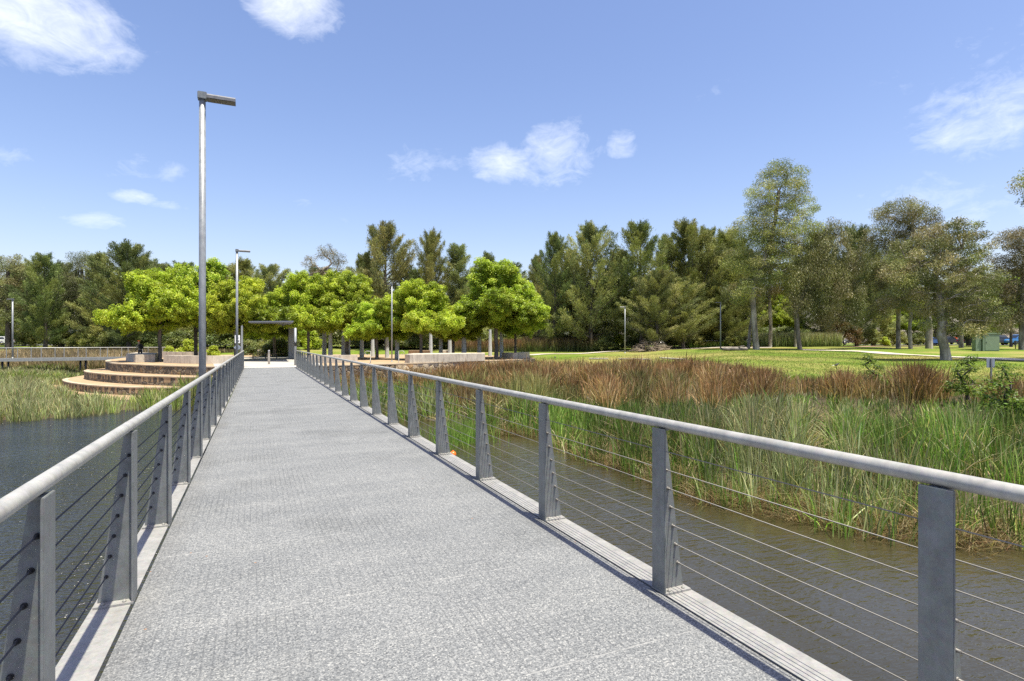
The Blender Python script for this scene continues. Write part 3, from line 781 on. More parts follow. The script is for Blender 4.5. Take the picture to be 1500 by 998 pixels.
# ------------------------------------------------------------------ vegetation generators
def unit(v): return v/(np.linalg.norm(v,axis=-1,keepdims=True)+1e-9)
def rhombs(P, A, Bv, ln, wd):
    """leaf-like rhombs: P base, A axis unit, Bv side unit"""
    n = len(P); V = np.empty((n,4,3),np.float32)
    V[:,0] = P; V[:,1] = P+A*(ln*.45)[:,None]+Bv*(wd*.5)[:,None]; V[:,2] = P+A*ln[:,None]; V[:,3] = P+A*(ln*.45)[:,None]-Bv*(wd*.5)[:,None]
    return V
def foliage(rng, C, RAD, n, ln, wd, mode, pal, flat=.7, cvar=.22):
    """C centres, RAD radii, n leaves per clump; pal list of colours"""
    C = np.asarray(C); K = len(C); RAD = np.broadcast_to(np.asarray(RAD,float),(K,))
    nn = np.maximum((n*(RAD/RAD.mean())**2).astype(int),8)
    idx = np.repeat(np.arange(K),nn); T = len(idx)
    dirs = unit(rng.normal(size=(T,3))); rr = rng.uniform(0,1,T)**.45
    off = dirs*rr[:,None]*RAD[idx][:,None]; off[:,2] *= flat
    P = C[idx]+off
    rnd = unit(rng.normal(size=(T,3)))
    if mode == 'hang':
        A = unit(np.array([0,0,-1.0])*.45+rnd*.8+dirs*.3); Bv = unit(np.cross(A,unit(rng.normal(size=(T,3)))))
    elif mode == 'weep':
        A = unit(np.array([0,0,-1.0])*.95+rnd*.7); Bv = unit(np.cross(A,unit(rng.normal(size=(T,3)))))
    elif mode == 'flat':
        nrm = unit(np.array([0,0,1.0])*.75+rnd*.8+dirs*.45); A = unit(np.cross(nrm,unit(rng.normal(size=(T,3))))+np.array([0,0,-.15])); Bv = unit(np.cross(nrm,A))
    else:
        A = unit(dirs*.7+np.array([0,0,.45])+rnd*.5); Bv = unit(np.cross(A,unit(rng.normal(size=(T,3)))))
    l = ln*rng.uniform(.65,1.3,T); w = wd*rng.uniform(.7,1.25,T)
    V = rhombs(P,A,Bv,l,w)
    pal = np.asarray(pal); ck = pal[rng.randint(0,len(pal),K)]*rng.uniform(1-cvar,1+cvar,(K,1))
    c = ck[idx]*rng.uniform(.78,1.22,(T,1)); c = c*(1+rng.normal(size=(T,3))*.05)
    return V.reshape(-1,3), np.repeat(c,4,axis=0)
def leaf_mesh(name, Vs, Cs, mat):
    V = np.concatenate(Vs); C = np.concatenate(Cs)
    return np_mesh(name, V, np.arange(len(V)).reshape(-1,4), None, C, False, mat)

class Skel:
    """grows limbs towards clump centres"""
    def __init__(s, trunk, r0):
        s.p = [np.array(t,float) for t in trunk]; s.par = [-1]+list(range(len(trunk)-1)); s.nt = len(trunk); s.r0 = r0
    def grow(s, C, rng, first=None):
        base = s.p[0]; order = np.argsort([np.linalg.norm(c-s.p[s.nt-1]) for c in C])
        lo_ = first if first is not None else max(1,s.nt//2)
        for k in order:
            c = C[k]; best,bi = 1e9,lo_
            for i in range(lo_,len(s.p)):
                dlt = c-s.p[i]; dd = np.linalg.norm(dlt)
                cost = dd + (1.2*max(0,-dlt[2]+.1*dd)) + .12*np.linalg.norm(s.p[i]-s.p[s.nt-1])
                if cost < best: best,bi = cost,i
            a = s.p[bi]; dd = np.linalg.norm(c-a); m = max(2,int(dd/.7)); prev = bi
            bow = np.array([rng.normal()*.08*dd,rng.normal()*.08*dd,.12*dd])
            for j in range(1,m+1):
                t = j/m; q = a+(c-a)*t+bow*math.sin(math.pi*t)+rng.normal(size=3)*.03*dd*(t<1)
                s.p.append(q); s.par.append(prev); prev = len(s.p)-1
    def mesh(s, name, mat, tip=.018, sides=6, expo=1.8):
        n = len(s.p); acc = np.zeros(n); ch = [[] for _ in range(n)]
        for i in range(n):
            if s.par[i] >= 0: ch[s.par[i]].append(i)
        r = np.zeros(n)
        for i in range(n-1,-1,-1):
            r[i] = tip if not ch[i] else (sum(r[j]**expo for j in ch[i]))**(1/expo)
        sc = s.r0/r[min(1,n-1)]; r = np.where(r*sc<.007,.007,r*sc)
        for i in range(s.nt): r[i] = max(r[i], s.r0*(1.25 if i==0 else 1-.45*i/s.nt))
        V,Q = [],[]
        for i in range(n):
            if s.par[i] < 0: continue
            a,b = s.p[s.par[i]],s.p[i]; t = b-a; l = np.linalg.norm(t)
            if l < 1e-4: continue
            t = t/l; u = np.cross(t,[0,0,1.0] if abs(t[2])<.9 else [1.0,0,0]); u /= np.linalg.norm(u); w = np.cross(t,u)
            k = len(V); ra = r[s.par[i]] if (s.par[i] < s.nt and i < s.nt) or len(ch[s.par[i]])==1 else min(r[s.par[i]],r[i]*1.25)
            for (c,rad) in ((a-t*ra*.2,ra),(b+t*r[i]*.15,r[i])):
                for q in range(sides):
                    an = 2*math.pi*q/sides; V.append(c+(u*math.cos(an)+w*math.sin(an))*rad)
            for q in range(sides): Q.append((k+q,k+(q+1)%sides,k+sides+(q+1)%sides,k+sides+q))
        return np_mesh(name, np.array(V), np.array(Q), None, None, True, mat)

def lobes_points(rng, lobes, mind):
    C = []
    for (x,y,z,rx,ry,rz,n) in lobes:
        tries = 0; got = 0
        while got < n and tries < n*30:
            tries += 1
            d = rng.normal(size=3); d /= np.linalg.norm(d); rr = rng.uniform(.0,1)**.4
            c = np.array([x+d[0]*rx*rr,y+d[1]*ry*rr,z+d[2]*rz*rr])
            if c[2] < .8: continue
            if C and min(np.linalg.norm(c-q) for q in C) < mind: continue
            C.append(c); got += 1
    return np.array(C)

GUMPAL = [(0.1762, 0.1972, 0.0719), (0.2239, 0.2375, 0.089), (0.1451, 0.169, 0.0616), (0.2591, 0.2576, 0.1026), (0.2487, 0.2113, 0.0856)]
GUMGOLD = [(0.2496, 0.2704, 0.0758), (0.3016, 0.312, 0.0927), (0.1976, 0.2288, 0.0708), (0.3328, 0.3224, 0.1095)]
ELMPAL = [(.350,.430,.036),(.405,.490,.048),(.280,.365,.032),(.455,.525,.064)]
ELMDEEP = [(.280,.365,.036),(.335,.420,.044),(.225,.305,.032),(.380,.455,.058)]
CASPAL = [(0.2043, 0.227, 0.0776), (0.2701, 0.2809, 0.0968), (0.1583, 0.1851, 0.0678), (0.3294, 0.3227, 0.1164)]
CASDARK = [(0.1348, 0.1722, 0.0522), (0.1796, 0.211, 0.0627), (0.1091, 0.1388, 0.0471), (0.2309, 0.2499, 0.0731)]
OLIVE = [(0.2099, 0.2313, 0.0643), (0.257, 0.2678, 0.0771), (0.1714, 0.1928, 0.0556), (0.2785, 0.2785, 0.09)]

def gum_meshes(name, seed, lobes, trunk, r0, pal, mode='hang', n=170, rad=.85, ln=.24, wd=.055, mind=.75, barkm='gumbark', flat=.75, mat='gumleaf', first=None):
    rng = np.random.RandomState(seed)
    C = lobes_points(rng, lobes, mind)
    sk = Skel(trunk, r0); sk.grow(C, rng, first)
    tm = sk.mesh(name+'_trunk', M[barkm])
    RAD = rad*rng.uniform(.5,1.4,len(C))
    V,c = foliage(rng, C, RAD, n, ln, wd, mode, pal, flat, .42)
    return tm, leaf_mesh(name+'_crown',[V],[c],M[mat])

def cas_meshes(name, seed, H, Wd, pal, nb=74, per=5, nl=62, base=.06, top=.9, droop=.0, tops=4, ln=.34, wd=.044):
    rng = np.random.RandomState(seed); mb = MB()
    lx,ly = rng.uniform(-.3,.3,2)
    tp = [(lx*(t**1.5)*1.0+.08*math.sin(t*9),ly*(t**1.5)+.08*math.cos(t*7),t*H) for t in np.linspace(0,1,9)]
    r0 = .014*H+.04
    mb.tube(tp,[r0*(1.2 if i==0 else 1)*(1-.9*i/8)+.015 for i in range(9)],8,caps=False)
    Ps,As,Ls,Cs = [],[],[],[]
    pal = np.asarray(pal)
    def plume(c, ax, m, length, w, colr):
        ax = unit(ax); q = rng.uniform(0,1,m)
        P = c+ax*(q*length)[:,None]+rng.normal(size=(m,3))*(w*(1.15-.8*q))[:,None]
        Ps.append(P); As.append(unit(ax*1.0+rng.normal(size=(m,3))*.42+np.array([0,0,-droop])))
        Ls.append(ln*rng.uniform(.5,1.2,m)); Cs.append(colr*rng.uniform(.75,1.25,(m,1))*(1+rng.normal(size=(m,3))*.05))
    def branch(o, d0, Lb, upc, cb, n_pl, rb):
        pts = [o+d0*Lb*q+np.array([0,0,upc*Lb*q*q]) for q in np.linspace(0,1,6)]
        mb.tube([tuple(q) for q in pts],[rb*(1-.85*q)+.005 for q in np.linspace(0,1,6)],4,caps=False)
        for j in range(n_pl):
            q = min(1,.22+.78*(j+rng.uniform(.1,.9))/n_pl); kk = min(int(q*5),4); fs = q*5-kk
            c = pts[kk]*(1-fs)+pts[kk+1]*fs; tang = unit(pts[kk+1]-pts[kk])
            sd = unit(np.cross(tang,[0,0,1.0])+1e-6)*(1 if j%2 else -1)*rng.uniform(.2,1.0)
            ax = tang*.7+sd*(1.05-q*.7)+np.array([0,0,.35-droop*1.2+rng.uniform(-.25,.3)])
            plume(c, ax, int(nl*rng.uniform(.55,1.35)), rng.uniform(.7,1.35)*(.55+.35*min(Lb,3)/2), rng.uniform(.18,.34), cb*rng.uniform(.8,1.2))
        plume(pts[-1], pts[-1]-pts[-2]+np.array([0,0,.1]), int(nl*.9), rng.uniform(.6,1.1), .2, cb)
    for i in range(nb):
        t = base+(.97-base)*((i+rng.uniform(-.5,.5))/nb); t = min(max(t,base),.97)
        prof = min(1,((t+.16)/.38)**.7)*min(1,1.22*(1-t)**.66)
        Lb = max(.5, Wd*.5*prof*rng.choice([.6,.8,1.0,1.15,1.35]))
        az = i*2.39996+rng.uniform(-.6,.6); el = math.radians(4+44*t+rng.uniform(-10,14))
        k = min(int(t*8),7); ft = t*8-k; o = np.array(tp[k])*(1-ft)+np.array(tp[k+1])*ft
        d0 = np.array([math.cos(az)*math.cos(el),math.sin(az)*math.cos(el),math.sin(el)])
        branch(o,d0,Lb,.30-droop,pal[rng.randint(len(pal))]*rng.uniform(.8,1.2),per,max(.014,.017*Lb))
    # secondary leaders make the ragged top
    for i in range(tops):
        az = i*2.2+rng.uniform(-.5,.5); t0_ = rng.uniform(.28,.58); k = min(int(t0_*8),7); o = np.array(tp[k])
        ht = H*rng.uniform(.66,.95); rad_ = Wd*rng.uniform(.14,.36); Lh = ht-o[2]
        pp = [o+np.array([math.cos(az)*rad_*min(1,q*1.6),math.sin(az)*rad_*min(1,q*1.6),Lh*q]) for q in np.linspace(0,1,7)]
        mb.tube([tuple(q) for q in pp],[.07*(1-.9*q)+.006 for q in np.linspace(0,1,7)],5,caps=False)
        cb = pal[rng.randint(len(pal))]*rng.uniform(.85,1.15)
        for j in range(11):
            q = .25+.75*j/10; kk = min(int(q*6),5); fs = q*6-kk; c = pp[kk]*(1-fs)+pp[kk+1]*fs
            a2 = j*2.4; outl = (1.25-q)*rng.uniform(.5,1.0)
            plume(c, np.array([math.cos(a2)*outl,math.sin(a2)*outl,.75]), int(nl*.9), rng.uniform(.7,1.2), .22, cb*rng.uniform(.85,1.15))
    plume(np.array(tp[-1])-np.array([0,0,.8]), np.array([.1,.05,1.0]), nl, 1.0, .12, pal[0])
    P = np.concatenate(Ps); A = np.concatenate(As); l = np.concatenate(Ls); c = np.concatenate(Cs)
    Bv = unit(np.cross(A,unit(rng.normal(size=A.shape))))
    V = rhombs(P,A,Bv,l,wd*rng.uniform(.7,1.3,len(l)))
    ok = P[:,2] > .25; V = V[ok]; c = c[ok]
    return mb.mesh(name+'_trunk', M['darkbark']), leaf_mesh(name+'_crown',[V.reshape(-1,3)],[np.repeat(c,4,axis=0)],M['needle'])

def plant(name, meshes, x, y, z, label, cat, group=None, rz=0, sc=(1,1,1), trunkname='trunk', crownname='crown'):
    root = empty(name, (x,y,z), rz, label, cat, group, sc)
    if meshes[0] is not None: link(trunkname, meshes[0], root)
    link(crownname, meshes[1], root)
    return root

# ---- individually shaped gums: lobes read off the picture at the tree's own depth
def px_lobes(px0, d, py0, L_, depth=.8, n=1.0):
    k = d/F; out = []
    for (px,py,r,*rest) in L_:
        ry = rest[0] if rest else r
        out.append(((px-px0)*k, R.uniform(-.25,.25)*r*k, (py0-py)*k, r*k, r*k*depth, ry*k, max(3,int(n*(r*ry)/38.0))))
    return out
def px_trunk(px0,d,py0,T): k = d/F; return [((px-px0)*k,dy,(py0-py)*k) for px,py,dy in T]

def gum_at(px, d, py0, lobes, trunk, r0, seed, label, pal=GUMPAL, mode='hang', group=None, name='gum_tree', n=1.3, mind=1.0, rad=.86, nl=430, barkm='gumbark', ln=.2, wd=.05, flat=.75, first=None):
    x,y = pd(px,d); z = hz(x,y)
    ms = gum_meshes(name, seed, px_lobes(px,d,py0,lobes,n=n), px_trunk(px,d,py0,trunk), r0, pal, mode, n=nl, rad=rad, mind=mind, barkm=barkm, ln=ln, wd=wd, flat=flat, first=first)
    return plant(name, ms, x, y, z, label, 'tree', group, -TH), ms

g_main,_ = gum_at(1108,62,512,[(1143,268,34,30),(1128,300,36,30),(1162,302,34,32),(1105,338,34,24),(1145,345,46,34),(1182,345,24,26),(1090,375,26,22),(1125,390,40,28),(1165,390,36,30),(1098,425,24,18),(1080,345,14,12),(1180,420,24,24)],
    [(1108,514,0),(1106,480,.1),(1104,440,.2),(1104,418,.2),(1116,395,.3),(1128,360,.2),(1136,320,0),(1141,280,0)], .29, 11,
    'tallest gum tree with golden green crown and pale leaning trunk on the lawn', GUMGOLD, n=2.0, mind=1.12, nl=380, first=3)
gum_at(1172,60,512,[(1222,345,24,22),(1205,375,30,26),(1236,388,26,28),(1190,410,28,24),(1222,430,30,26),(1250,425,14,26),(1180,445,20,18),(1210,458,24,16),(1240,455,14,16)],
    [(1172,514,0),(1169,490,0),(1168,460,.1),(1178,430,.2),(1196,395,.2),(1212,360,0)], .2, 12,
    'weeping dark olive tree with thin leaning trunk right of the tallest gum', [(.18,.195,.07),(.225,.23,.09),(.24,.225,.095),(.145,.165,.06)], 'weep', n=1.6, rad=.85, mind=1.1, nl=520, barkm='greybark', ln=.25, wd=.044, flat=1.35, first=2)
gum_at(1385,41,531,[(1395,350,40,26),(1350,372,36,26),(1425,372,26,24),(1385,400,46,28),(1320,405,26,20),(1440,410,20,22),(1345,430,30,18),(1415,440,34,22),(1310,440,18,14),(1378,455,30,14),(1440,468,22,14),(1405,482,26,10),(1470,470,12,12),(1360,478,16,9)],
    [(1386,533,0),(1384,515,0),(1379,495,0),(1382,475,.1),(1377,440,.2),(1370,410,.1),(1380,375,0)], .30, 13,
    'spreading gum tree nearest on the lawn with stout bent speckled trunk', [(.21,.225,.085),(.255,.26,.10),(.175,.195,.075),(.29,.27,.12),(.27,.235,.115)], n=2.0, rad=.62, mind=.84, nl=360, ln=.17, wd=.045, first=2)
gum_at(1361,63,511,[(1322,312,34,20),(1352,322,26,22),(1295,345,26,22),(1335,350,36,24),(1290,385,24,20),(1325,395,30,22),(1300,425,22,18),(1370,360,24,24),(1290,450,18,14),(1330,440,24,16)],
    [(1361,513,0),(1361,480,0),(1359,440,0),(1357,405,0),(1348,365,0),(1335,330,0)], .30, 14,
    'tall brownish crowned gum tree behind the spreading gum, pale forked trunk', [(.195,.20,.08),(.23,.22,.095),(.16,.17,.07),(.255,.225,.105)], n=1.9, nl=340, first=2)
gum_at(474,82,508,[(480,370,16,12),(496,382,11,9),(452,383,13,9),(466,398,14,8),(440,408,9,6),(502,402,12,10),(478,415,18,10)],
    [(474,510,0),(476,470,0),(478,430,0),(480,390,0)], .26, 15,
    'sparse gum tree with separate grey leaf clumps above the green plaza trees', [(.21,.19,.095),(.18,.17,.085),(.235,.2,.11)], n=1.9, rad=.8, mind=.9, nl=230, first=1)
gum_at(1497,60,510,[(1480,352,24,14),(1510,350,28,20),(1462,385,18,14),(1495,385,32,20),(1470,420,22,18),(1515,420,34,26),(1455,450,16,14),(1490,455,24,16)],
    [(1497,512,0),(1497,470,0),(1498,430,0),(1500,380,0)], .25, 16,
    'gum tree at the right edge of the photo with grey brown open crown', [(.18,.165,.08),(.15,.15,.07),(.21,.18,.095)], n=1.3, first=1)
gum_at(1590,40,535,[(1545,270,40,26),(1506,290,14,8),(1580,300,50,40),(1640,290,50,40),(1600,380,50,30),(1560,340,26,22)],
    [(1590,537,0),(1588,450,0),(1590,380,0),(1595,300,0)], .32, 17,
    'gum tree mostly outside the frame, only one leaf spray showing at the right edge', GUMPAL, n=1.1, first=1)
gum_at(12,80,508,[(14,382,20,14),(36,392,12,12),(-14,385,24,18),(20,420,26,22),(-20,430,30,24),(34,440,16,18),(-50,400,30,26),(10,460,26,14)],
    [(12,510,0),(12,470,0),(10,430,0),(12,395,0)], .32, 18,
    'rounded gum tree at the far left behind the boardwalk lamp post', GUMPAL, n=1.6, rad=.95, barkm='darkbark', first=1)
gum_at(118,84,507,[(118,384,20,12),(140,388,14,14),(100,400,16,16),(128,415,28,24),(104,440,18,18),(146,440,16,18),(124,465,26,16)],
    [(118,509,0),(119,470,0),(120,430,0),(120,395,0)], .28, 19,
    'broad olive gum tree in the left background, second tree right of the boardwalk lamp', [(.13,.145,.058),(.16,.165,.07),(.11,.125,.05)], n=1.7, rad=.95, barkm='darkbark', first=1)
gum_at(1098,66,512,[(1092,440,16,12),(1075,430,14,12),(1100,420,14,12)],[(1096,514,0),(1099,480,0),(1104,450,0),(1103,430,0)], .16, 20,
    'slender pale gum sapling with forked white trunk beside the tallest gum', GUMPAL, n=1.6, first=2)

# straight pale trunks behind the main gum share one mesh pair
def trunk_gum(px, d, top, wpx, seed, label, pal=GUMPAL, py0=511, r0=.2, low=.45, first=2, barkm='gumbark'):
    h = py0-top; L_ = []
    rng = np.random.RandomState(seed)
    for k in range(9): 
        t = low+(1-low)*(k+.5)/9; w = wpx*.5*math.sin(math.pi*min(.95,.25+.7*(t-low)/(1-low)))
        L_.append((px+rng.uniform(-.55,.55)*w, py0-h*t, w*.7, h*.075))
    return gum_at(px,d,py0,L_,[(px,py0+2,0),(px+1,py0-h*.2,0),(px-1,py0-h*.42,0),(px+2,py0-h*.7,0),(px,py0-h*.95,0)],r0,seed,label,pal,n=1.9,first=first,barkm=barkm)
_,ms_a = trunk_gum(1128,72,345,60,31,'gum tree with straight pale trunk just right of the tallest gum trunk')
_,ms_b = trunk_gum(1165,74,352,60,32,'gum tree with white straight trunk behind the weeping tree')
x,y = pd(1316,66); plant('gum_tree', ms_a, x,y,hz(x,y), 'gum tree with dark furrowed double trunk left of the spreading gum', 'tree', None, .8, (1.1,1.1,.88))
x,y = pd(1334,63); plant('gum_tree', ms_b, x,y,hz(x,y), 'gum tree whose dark based trunk stands at the edge of the shadowed lawn', 'tree', None, 2.1, (1,1,.8))
x,y = pd(1408,68); plant('gum_tree', ms_b, x,y,hz(x,y), 'gum tree with pale thick trunk between spreading gum and green cabinet', 'tree', None, 3.6, (1.05,1.05,.72))

# ---- casuarinas and other dark trees
C1 = cas_meshes('broad_casuarina',41,14.5,8.5,CASPAL,nb=56,per=7,nl=135,tops=4)
C2 = cas_meshes('narrow_casuarina',42,15.0,5.0,CASPAL,nb=48,per=6,nl=125,tops=2)
C3 = cas_meshes('ragged_casuarina',43,15.0,7.0,CASDARK,nb=44,per=7,nl=135,tops=3)
C4 = cas_meshes('dense_casuarina',44,14.0,9.0,CASDARK,nb=64,per=7,nl=135,tops=5)
C5 = cas_meshes('olive_casuarina',45,14.0,8.0,OLIVE,nb=56,per=7,nl=135,tops=5,droop=.1)
CH = {id(C1):14.5,id(C2):15.0,id(C3):15.0,id(C4):14.0,id(C5):14.0}
CW = {id(C1):8.5,id(C2):5.0,id(C3):7.0,id(C4):9.0,id(C5):8.0}
crow = [  # px, depth, top py, width px, meshes, label
 (66,78,374,54,C3,'ragged dark casuarina right of the boardwalk lamp post, leaning trunk base'),
 (150,82,372,50,C2,'narrow casuarina between the olive gum and the dense dark tree on the left'),
 (190,76,365,82,C4,'dense dark green tree behind the left plaza trees, pointed top'),
 (232,84,388,60,C2,'casuarina just showing over the left edge of the green plaza trees'),
 (300,90,420,90,C4,'dark tree hidden behind the left green plaza trees'),
 (352,84,384,62,C5,'olive casuarina behind the lamp at the bridge end'),
 (394,82,392,66,C1,'casuarina with sloping crown above the shelter roof'),
 (440,90,440,80,C4,'low dark tree behind the shelter'),
 (534,84,372,46,C3,'casuarina on the left flank of the tallest plaza background tree'),
 (566,80,335,84,C1,'tallest broad casuarina above the middle green trees'),
 (632,80,344,52,C5,'pointed olive casuarina right of the tallest broad one'),
 (672,82,360,50,C2,'slim casuarina just left of the round green tree'),
 (712,92,372,36,C2,'thin casuarina tip peeping above the round green tree'),
 (600,92,400,80,C4,'dark tree filling the gap behind the middle green trees'),
 (789,86,375,34,C2,'short slim casuarina at the right edge of the round green tree'),
 (812,78,346,52,C3,'ragged casuarina with bluish gaps right of the round green tree'),
 (866,77,334,84,C1,'twin topped casuarina left of the lawn lamp post'),
 (845,82,400,70,C5,'yellowish low casuarina below the twin topped one'),
 (940,75,328,80,C3,'ragged casuarina with windblown top above the brush pile'),
 (962,70,400,70,C1,'drooping pale green casuarina over the brush pile'),
 (1012,78,330,84,C5,'broad olive casuarina with upswept plumes in the middle of the tree line'),
 (1000,73,410,66,C1,'bushy grey green casuarina standing low in front of the olive one'),
 (1060,80,345,70,C5,'olive casuarina between the upswept one and the tallest gum'),
 (1052,76,420,60,C4,'low dark casuarina behind the shaded lamp post'),
 (1092,84,372,60,C1,'casuarina behind the left half of the tallest gum'),
 (1205,84,352,70,C4,'dark tree behind the weeping tree'),
 (1254,80,343,64,C4,'dark green tree between the weeping tree and the brown crowned gum'),
 (1280,84,375,60,C1,'dark casuarina behind the brown crowned gum'),
 (1420,86,400,80,C4,'dark tree behind the spreading gum'),
 (905,80,372,60,C1,'casuarina in the dip left of the windblown casuarina'),
 (978,82,352,56,C5,'olive casuarina squeezed in right of the windblown one'),
 (1036,84,340,60,C1,'tall casuarina just right of the upswept olive one'),
 (835,84,372,50,C1,'casuarina between the ragged and the twin topped one'),
 (1078,88,360,70,C4,'dark tree behind the left side of the tallest gum'),
 (92,86,392,60,C4,'dark tree between the two leftmost casuarinas'),
 (212,86,380,60,C1,'casuarina just right of the dense dark green tree'),
 (34,90,398,70,C4,'dark tree behind the boardwalk lamp post'),
 (900,88,385,60,C4,'dark tree filling the gap left of the windblown casuarina'),
]
for i,(px,d,top,wpx,ms,lab) in enumerate(crow):
    x,y = pd(px,d); z = hz(x,y)
    H = HC+(HORIZON-top)*d/F-z; s = H/CH[id(ms)]*.98; sw = wpx*d/F/CW[id(ms)]*1.32
    plant('casuarina_tree' if ms is not C4 else 'dark_tree', ms, x,y,z, lab, 'tree', 'tree line behind the park', i*1.37, (sw,sw,s))
# second row behind the road
far = [(-60,C4),(-10,C1),(40,C1),(95,C5),(145,C4),(205,C1),(265,C4),(330,C1),(405,C4),(470,C4),(540,C5),(610,C4),(680,C1),(745,C4),(810,C5),(880,C4),(950,C1),(1020,C4),(1090,C4),(1160,C1),(1230,C5),(1300,C4),(1370,C1),(1440,C4),(1510,C1),(1580,C4)]
for i,(px,ms) in enumerate(far):
    d = 112+7*math.sin(i*2.1); x,y = pd(px,d); z = hz(x,y); top = 408+14*math.sin(i*1.7+1)
    H = HC+(HORIZON-top)*d/F-z; s = H/CH[id(ms)]; sw = 1.45*s*(8.5/CW[id(ms)])**.6
    plant('background_tree', ms, x,y,z, 'dark tree of the row across the road, number %d from the left end' % (i+1) if False else 'dark tree in the row across the road behind the park', 'tree', 'trees across the road', i*2.3, (sw,sw,s))

# ---- bright green plaza trees
def elm_meshes(name, seed, H, Wd, base, pal, n=150, extra=None, nt=2):
    rng = np.random.RandomState(seed); zc = (H+base)/2
    lob = [(rng.uniform(-.06,.06)*Wd,0,zc+.04*H,Wd*.34,Wd*.34,(H-base)*.43,int(n*.55))]
    for k in range(6):
        a = k*math.pi/3+rng.uniform(-.3,.3); q_ = rng.uniform(.26,.38); lob.append((math.cos(a)*Wd*q_,math.sin(a)*Wd*q_,base+(H-base)*rng.uniform(.12,.58),Wd*rng.uniform(.13,.22),Wd*.18,(H-base)*rng.uniform(.13,.24),int(n*.10)))
    for k in range(4):
        a = k*math.pi/2+rng.uniform(-.5,.5); lob.append((math.cos(a)*Wd*.2,math.sin(a)*Wd*.2,H-(H-base)*rng.uniform(.08,.3),Wd*.12,Wd*.12,(H-base)*.14,int(n*.045)))
    C = lobes_points(rng, lob, .44)
    sk = Skel([(0,0,0),(.03,0,base*.5),(-.02,.03,base*.9),(.02,0,base+.3*(H-base)),(0,0,base+.6*(H-base))], .17); sk.grow(C, rng, 2)
    V,c = foliage(rng, C, .40*rng.uniform(.5,1.5,len(C)), 205, .15, .09, 'flat', pal, .8, .3)
    # a few upright new shoots break the outline
    S = C[rng.permutation(len(C))[:110]]; S = S+unit(S-np.array([0,0,zc-.1*H]))*.5; V2,c2 = foliage(rng, S, .24, 60, .2, .12, 'flat', pal, 1.7, .16)
    return sk.mesh(name+'_trunk', M['greybark'], tip=.014), leaf_mesh(name+'_crown',[V,V2],[c,c2],M['leaf'])
E1 = elm_meshes('elm_round',51,9.0,8.6,2.2,ELMDEEP,420)
E2 = elm_meshes('elm_wide',52,8.0,9.0,2.1,ELMPAL,420)
E3 = elm_meshes('elm_low',53,7.0,7.2,2.0,ELMPAL,320)
EH = {id(E1):(9.0,8.6),id(E2):(8.0,9.0),id(E3):(7.0,7.2)}
elms = [(234,48,396,120,E2,'bright green tree at the left end of the plaza behind the concrete block'),
 (287,53,386,118,E1,'tallest bright green tree left of the bridge, behind the tall lamp post'),
 (345,50,408,104,E2,'bright green tree left of the shelter, lamp in front of it'),
 (402,62,446,84,E3,'bright green tree whose leaves show over the shelter roof'),
 (452,56,402,96,E2,'bright green tree immediately right of the shelter'),
 (508,58,399,104,E1,'broad bright green tree second right of the shelter'),
 (552,54,444,86,E3,'low bright green tree behind the plaza lamp post'),
 (617,53,414,108,E2,'yellow green tree behind the long straight planter wall'),
 (664,58,448,76,E3,'small yellow green tree left of the round green tree'),
 (727,56,388,128,E1,'round mid green tree at the right end of the plaza, two trunks showing'),
 (755,60,420,80,E1,'smaller green tree joined to the right of the round plaza tree')]
for i,(px,d,top,wpx,ms,lab) in enumerate(elms):
    x,y = pd(px,d); z = hz(x,y) if d > 76 else 0.0
    H = HC+(HORIZON-top)*d/F-z; h0,w0 = EH[id(ms)]
    plant('plaza_tree', ms, x,y,z, lab, 'tree', 'bright green trees on the plaza', i*2.1, (wpx*d/F/w0*1.14,wpx*d/F/w0*1.14,H/h0*.985))
# deciduous green trees by the cars at right
for i,(px,d,top,wpx,lab) in enumerate(((1481,74,405,90,'leafy green street tree in front of the blue car'),(1330,92,440,80,'leafy green tree across the lawn behind the double trunk gum'),(1140,92,430,70,'leafy light green tree seen between the pale gum trunks'))):
    x,y = pd(px,d); z = hz(x,y); H = HC+(HORIZON-top)*d/F-z; ms = E1
    plant('street_tree', ms, x,y,z, lab, 'tree', None, 1.1+i, (wpx*d/F/8.6,wpx*d/F/8.6,H/9.0))

# ---- shrubs
def shrub_meshes(name, seed, H, Wd, pal, n=40, mode='flat', ln=.14, wd=.07, nl=150, rad=.3, mat='leaf'):
    rng = np.random.RandomState(seed)
    C = []
    for k in range(n):
        a = rng.uniform(0,2*math.pi); z = rng.uniform(.12,1)**.8; r = Wd*.5*math.sqrt(rng.uniform(0,1))*math.sin(math.pi*min(.93,.28+z*.62))
        C.append((r*math.cos(a),r*math.sin(a),z*H*.9))
    C = np.array(C); sk = Skel([(0,0,0),(.02,0,.12*H),(0,.02,.25*H)], .05); sk.grow(C,rng,1)
    V,c = foliage(rng,C,rad*rng.uniform(.7,1.3,n),nl,ln,wd,mode,pal,.8)
    return sk.mesh(name+'_stem',M['darkbark'],tip=.008), leaf_mesh(name+'_leaves',[V],[c],M[mat])
S1 = shrub_meshes('shrub_round',61,2.4,3.2,OLIVE,70,rad=.42)
S2 = shrub_meshes('shrub_dark',62,1.8,2.8,CASDARK,60,rad=.4)
S3 = shrub_meshes('shrub_brown',63,3.2,4.0,[(.14,.12,.035),(.16,.11,.045),(.10,.10,.03)],90,rad=.45)
S4 = shrub_meshes('shrub_lime',64,1.6,1.6,ELMPAL,36,rad=.3)
